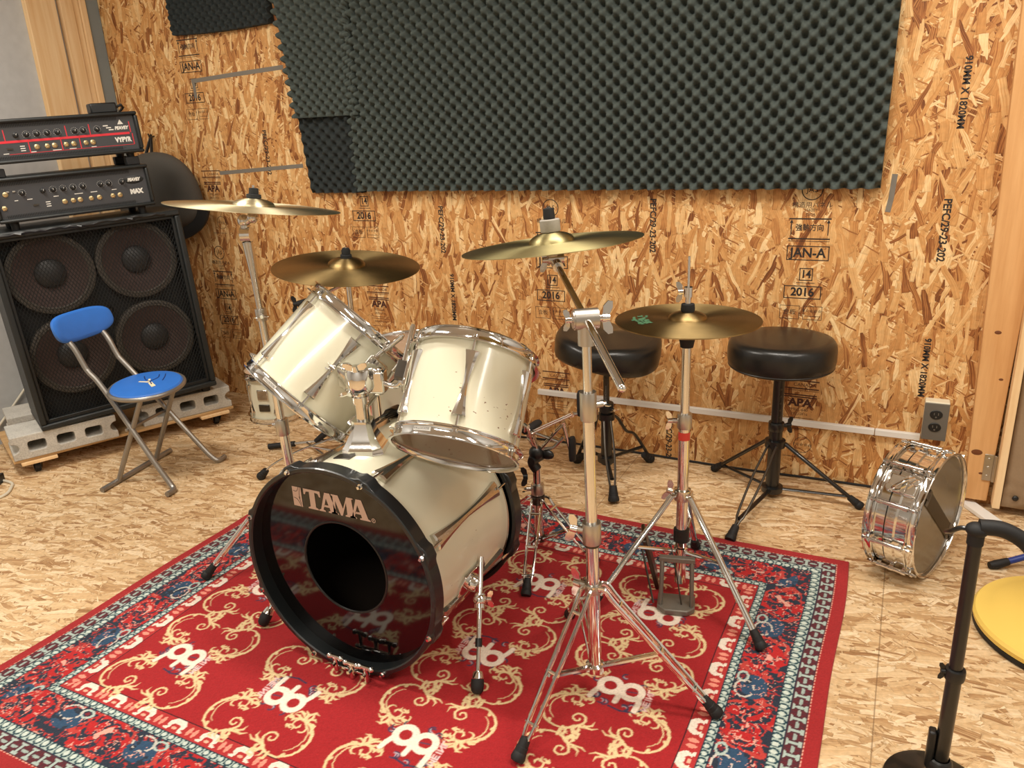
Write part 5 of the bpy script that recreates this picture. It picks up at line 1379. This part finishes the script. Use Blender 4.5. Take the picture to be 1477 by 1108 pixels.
MB().lathe([(.02, .235), (.030, .238), (.030, .262), (.02, .264)], T(c[0], c[1], 0), 24).build('leg_hub', M['black_paint'], t); MB().lathe([(.02, .068), (.034, .072), (.034, .092), (.02, .094)], T(c[0], c[1], 0), 24).build('brace_hub', M['black_paint'], t)
for fx, fy in ((-.795, 2.700), (-1.07, 2.590)):
    d = V3((fx-c[0], fy-c[1], 0)); D = d.normalized(); P0 = V3((c[0], c[1], 0)); L_ = d.length
    lg = MB().tube(spline([P0+D*.022+V3((0, 0, .250)), P0+D*.055+V3((0, 0, .228)), P0+D*L_*.42+V3((0, 0, .165)), P0+D*L_*.62+V3((0, 0, .135)), P0+D*L_*.97+V3((0, 0, .012))], 5), .0085, 10, flat=.65).build('leg', M['black_paint'], t)
    foot(lg, V3((fx, fy, .004)), (-D*.6+V3((0, 0, .5))), .014, .055)
    MB().tube([P0+D*.024+V3((0, 0, .08)), P0+D*L_*.80+V3((0, 0, .075))], .0065, 8).build('brace', M['black_paint'], t)
fx, fy = (-.812, 2.306); d = V3((fx-c[0], fy-c[1], 0)).normalized(); n_ = V3((-d.y, d.x, 0)); A = V3((c[0], c[1], .24))+d*.028; B = V3((fx, fy, .004))
b = MB()
for q in (-1, 1): b.tube(spline([A+n_*q*.012, A.lerp(B, .4)+n_*q*.016, A.lerp(B, .75)+n_*q*.010, A.lerp(B, .95)], 4), .004, 8)
lg = b.build('leg', M['dark_steel'], t); foot(lg, B, (A-B).normalized()+V3((0, 0, .5)), .014, .06)
MB().tube([V3((c[0], c[1], .08))+d*.02, A.lerp(B, .72)], .0075, 8, flat=.6).build('brace', M['black_paint'], t)

# ------------------------------------------------------------------ snare drum on its edge
FSn = frame((.1755, 2.2386, .1835), (-.9315, .3636, 0))
RS, LS = .182, .140
t = thing('snare_drum', 'chrome snare drum standing on its edge on the floor below the wall outlet', 'snare drum', FSn)
MB(FSn).lathe([(.174, .012), (.174, .055), (.1775, .060), (.1775, .082), (.174, .087), (.174, LS-.012), (.170, LS-.012), (.170, .012)], None, 96, closed=True).build('shell', M['chrome'], t, smooth=30)
for fl in (0, 1):
    Fh = FSn if not fl else FSn @ T(0, 0, LS) @ Matrix.Diagonal((1, -1, -1, 1))
    MB(Fh).lathe(hoop_prof(RS, h=.030), None, 96, closed=True).build('hoop', M['chrome'], t, smooth=40)
    MB(Fh).lathe([(0, .010), (RS-.012, .010), (RS-.0085, .013), (RS-.0085, .018)], None, 72).build('drumhead', M['head_coated'] if fl else M['head_snare'], t, smooth=40)
for k in range(10):
    th = -156+36*k; m = FSn @ RZ(rad(th)); b = MB(m)
    b.cyl((.188, 0, .032), (.188, 0, LS-.032), .0062, n=14)
    for z in (.036, LS/2, LS-.036): b.box((.182, 0, z), (.014, .011, .010)); b.cyl((.188, 0, z-.006), (.188, 0, z+.006), .0078, n=14)
    lo = b.build('lug', M['chrome'], t)
    rod(FSn, th, .187, .036, .014, 0).build('tension_rod', M['chrome'], lo); rod(FSn, th, .187, LS-.036, LS-.014, 0).build('tension_rod', M['chrome'], lo)
m = FSn @ RZ(rad(-138)); b = MB(m)
b.box((.184, 0, .062), (.018, .052, .075)); b.build('strainer', M['chrome'], t, bevel=.004)
b = MB(m); b.tube(spline([(.197, -.02, .085), (.212, -.012, .07), (.214, .01, .05), (.205, .022, .035)], 4), .0065, 10, flat=.6); b.cyl((.192, -.018, .088), (.206, -.018, .088), .010, n=16); b.cyl((.192, .012, .03), (.202, .012, .03), .008, n=16); b.box((.195, .0, .055), (.012, .05, .012)); b.build('strainer_lever', M['chrome'], t, bevel=.001)
m = FSn @ RZ(rad(42)); MB(m).box((.182, 0, .05), (.014, .034, .05)).build('butt_plate', M['chrome'], t, bevel=.003)
m = FSn @ RZ(rad(-138+90)); b = MB(FSn @ RZ(rad(42)))
for k in range(20):
    y = -.02+.04*k/19; b.tube([(-.125, y, .0075), (.125, y, .0075)], .0011, 5)
b.box((-.135, 0, .0075), (.022, .046, .003)); b.box((.135, 0, .0075), (.022, .046, .003)); b.build('snare_wires', M['dark_steel'], t)
b = MB(FSn @ RZ(rad(42)))
b.box((.158, 0, .004), (.04, .020, .0012)); b.build('snare_strap', M['black_plastic'], t)
MB(FSn @ RZ(rad(42))).box((-.158, 0, .004), (.04, .020, .0012)).build('snare_strap', M['black_plastic'], t)
b = MB(FSn); b.lathe([(0, .0), (.026, .0), (.026, .002), (0, .002)], T(-.03, -.05, LS-.016), 24); b.build('head_patch', M['black_plastic'], t)

# ------------------------------------------------------------------ right foreground
gx, gy = .1705, 1.419
t = thing('instrument_stand', 'black instrument stand with padded yoke in the right foreground', 'instrument stand', (gx, gy, 0))
tube_on(t, (gx, gy), .03, (gx, gy), .275, .0135, 'base_tube', 'black_paint'); tube_on(t, (gx, gy), .25, (gx-.003, gy), .565, .0118, 'post', 'black_paint')
b = MB(); b.lathe([(.012, .252), (.017, .254), (.018, .260), (.018, .272), (.017, .276), (.012, .277)], T(gx, gy, 0), 24); b.wing((gx-.016, gy-.004, .268), (-.9, -.2, 0), (0, 0, 1), .018); b.build('height_clamp', M['black_plastic'], t)
b = MB(); b.lathe([(0, .002), (.090, .002), (.094, .006), (.092, .012), (.076, .018), (.034, .026), (.024, .034), (0, .034)], T(gx-.005, gy-.02, 0), 48); b.build('base', M['black_paint'], t)
b = MB(); b.lathe([(.016, .03), (.024, .032), (.022, .060), (.016, .066)], T(gx, gy, 0), 24); b.box((gx-.020, gy+.0, .085), (.014, .022, .085)); b.build('hub', M['black_plastic'], t, bevel=.004)
b = MB(); b.ball((gx-.003, gy, .568), .017, 16, 10, (1.1, 1, .8)); b.cyl((gx-.003, gy, .54), (gx-.003, gy, .572), .0135, n=18); b.build('yoke_joint', M['black_rubber'], t)
b = MB(); b.tube(spline([(gx+.0, gy+.0, .574), (gx+.035, gy+.004, .574), (gx+.070, gy+.006, .556), (gx+.098, gy+.006, .520), (gx+.108, gy+.0, .475)], 6), [.0145]+[.0140]*23+[.013], 16); b.build('padded_arm', M['black_rubber'], t)
b = MB(); b.tube(spline([(gx-.008, gy, .566), (gx-.026, gy+.006, .564), (gx-.040, gy+.012, .552), (gx-.046, gy+.03, .540)], 5), .0045, 10); b.build('thin_arm', M['black_paint'], t)

t = thing('pedestal_stand', 'round yellow pedestal base at the right edge behind the black instrument stand', 'pedestal base', (.488, 2.05, 0))
b = MB(T(.488, 2.05, 0)); b.lathe([(0, .012), (.218, .012), (.226, .018), (.228, .030), (.222, .038), (.19, .043), (.185, .046), (.12, .050), (.05, .056), (.036, .075), (0, .078)], None, 72); b.build('base', M['yellow'], t, smooth=30)
b = MB(T(.488, 2.05, 0)); b.lathe([(.18, .0), (.222, .0), (.226, .004), (.226, .016), (.18, .016)], None, 72, closed=True); b.build('rubber_rim', M['black_rubber'], t)
tube_on(t, (.488, 2.05), .07, (.488, 2.05), .55, .024, 'post', 'yellow')
t = thing('tripod_stand', 'blue tripod leg with black rubber foot on the floor by the padded door', 'tripod', (.66, 2.50, 0))
for fx, fy in ((.318, 2.322), (.98, 2.34), (.70, 2.64)):
    A = V3((.66, 2.50, .22)); B = V3((fx, fy, .008)); A2 = A.lerp(B, .08)
    A3 = B+V3(((A.x-B.x)*.55, (A.y-B.y)*.55, .055))
    lg = MB().tube([B.lerp(A3, .12), A3, A2], .0095, 12).build('leg', M['blue_paint'], t)
    m_ = MB(); d = (A3-B).normalized(); m_.tube([B+V3((0, 0, .004)), B+d*.02, B+d*.055], [.010, .0135, .011], 12); m_.build('rubber_foot', M['black_rubber'], lg)
tube_on(t, (.66, 2.50), .10, (.66, 2.50), .9, .012, 'pole', 'blue_paint')
o = MB(T(.355, 2.61, .0) @ RZ(rad(-58.5))).box((0, 0, .008), (.30, .042, .014)).build('plastic_strip', M['white_plastic'], bevel=.002)
tag(o, 'white plastic strip lying on the floor at the foot of the padded door', 'plastic strip')

# ------------------------------------------------------------------ lamps on the ceiling
def lamp(x, y, sx_, sy_, power, colour, label):
    t = thing('ceiling_light', label, 'ceiling light', (x, y, ZC-.06))
    MB().box((x, y, ZC-.02), (sx_+.06, sy_+.06, .04)).build('housing', M['white_plastic'], t, bevel=.004)
    li = bpy.data.lights.new('ceiling_lamp', 'AREA'); li.shape = 'RECTANGLE'; li.size = sx_; li.size_y = sy_; li.energy = power; li.color = colour
    o = bpy.data.objects.new('ceiling_lamp', li); COL.objects.link(o); o.location = (x, y, ZC-.045)
WARM = (1.0, .93, .83)
lamp(-2.45, 1.05, 1.2, .22, 44, WARM, 'ceiling light over the front of the drum kit')
lamp(-.35, 1.55, 1.2, .22, 34, WARM, 'ceiling light over the instrument stand')
lamp(1.0, 1.2, .22, 1.2, 24, WARM, 'ceiling light near the right wall')
lamp(-.8, -.9, 1.2, .22, 38, WARM, 'added fill light on the unseen ceiling behind the camera')  # fill lamp added on the camera side to brighten the drum fronts
w = bpy.data.worlds.new('world'); SC.world = w; w.use_nodes = True
w.node_tree.nodes['Background'].inputs[0].default_value = (.05, .05, .05, 1)
SC.view_settings.view_transform = 'Standard'; SC.view_settings.look = 'None'; SC.view_settings.exposure = 0.0; SC.view_settings.gamma = 1.0; SC.view_settings.use_curve_mapping = False
bpy.context.view_layer.update()
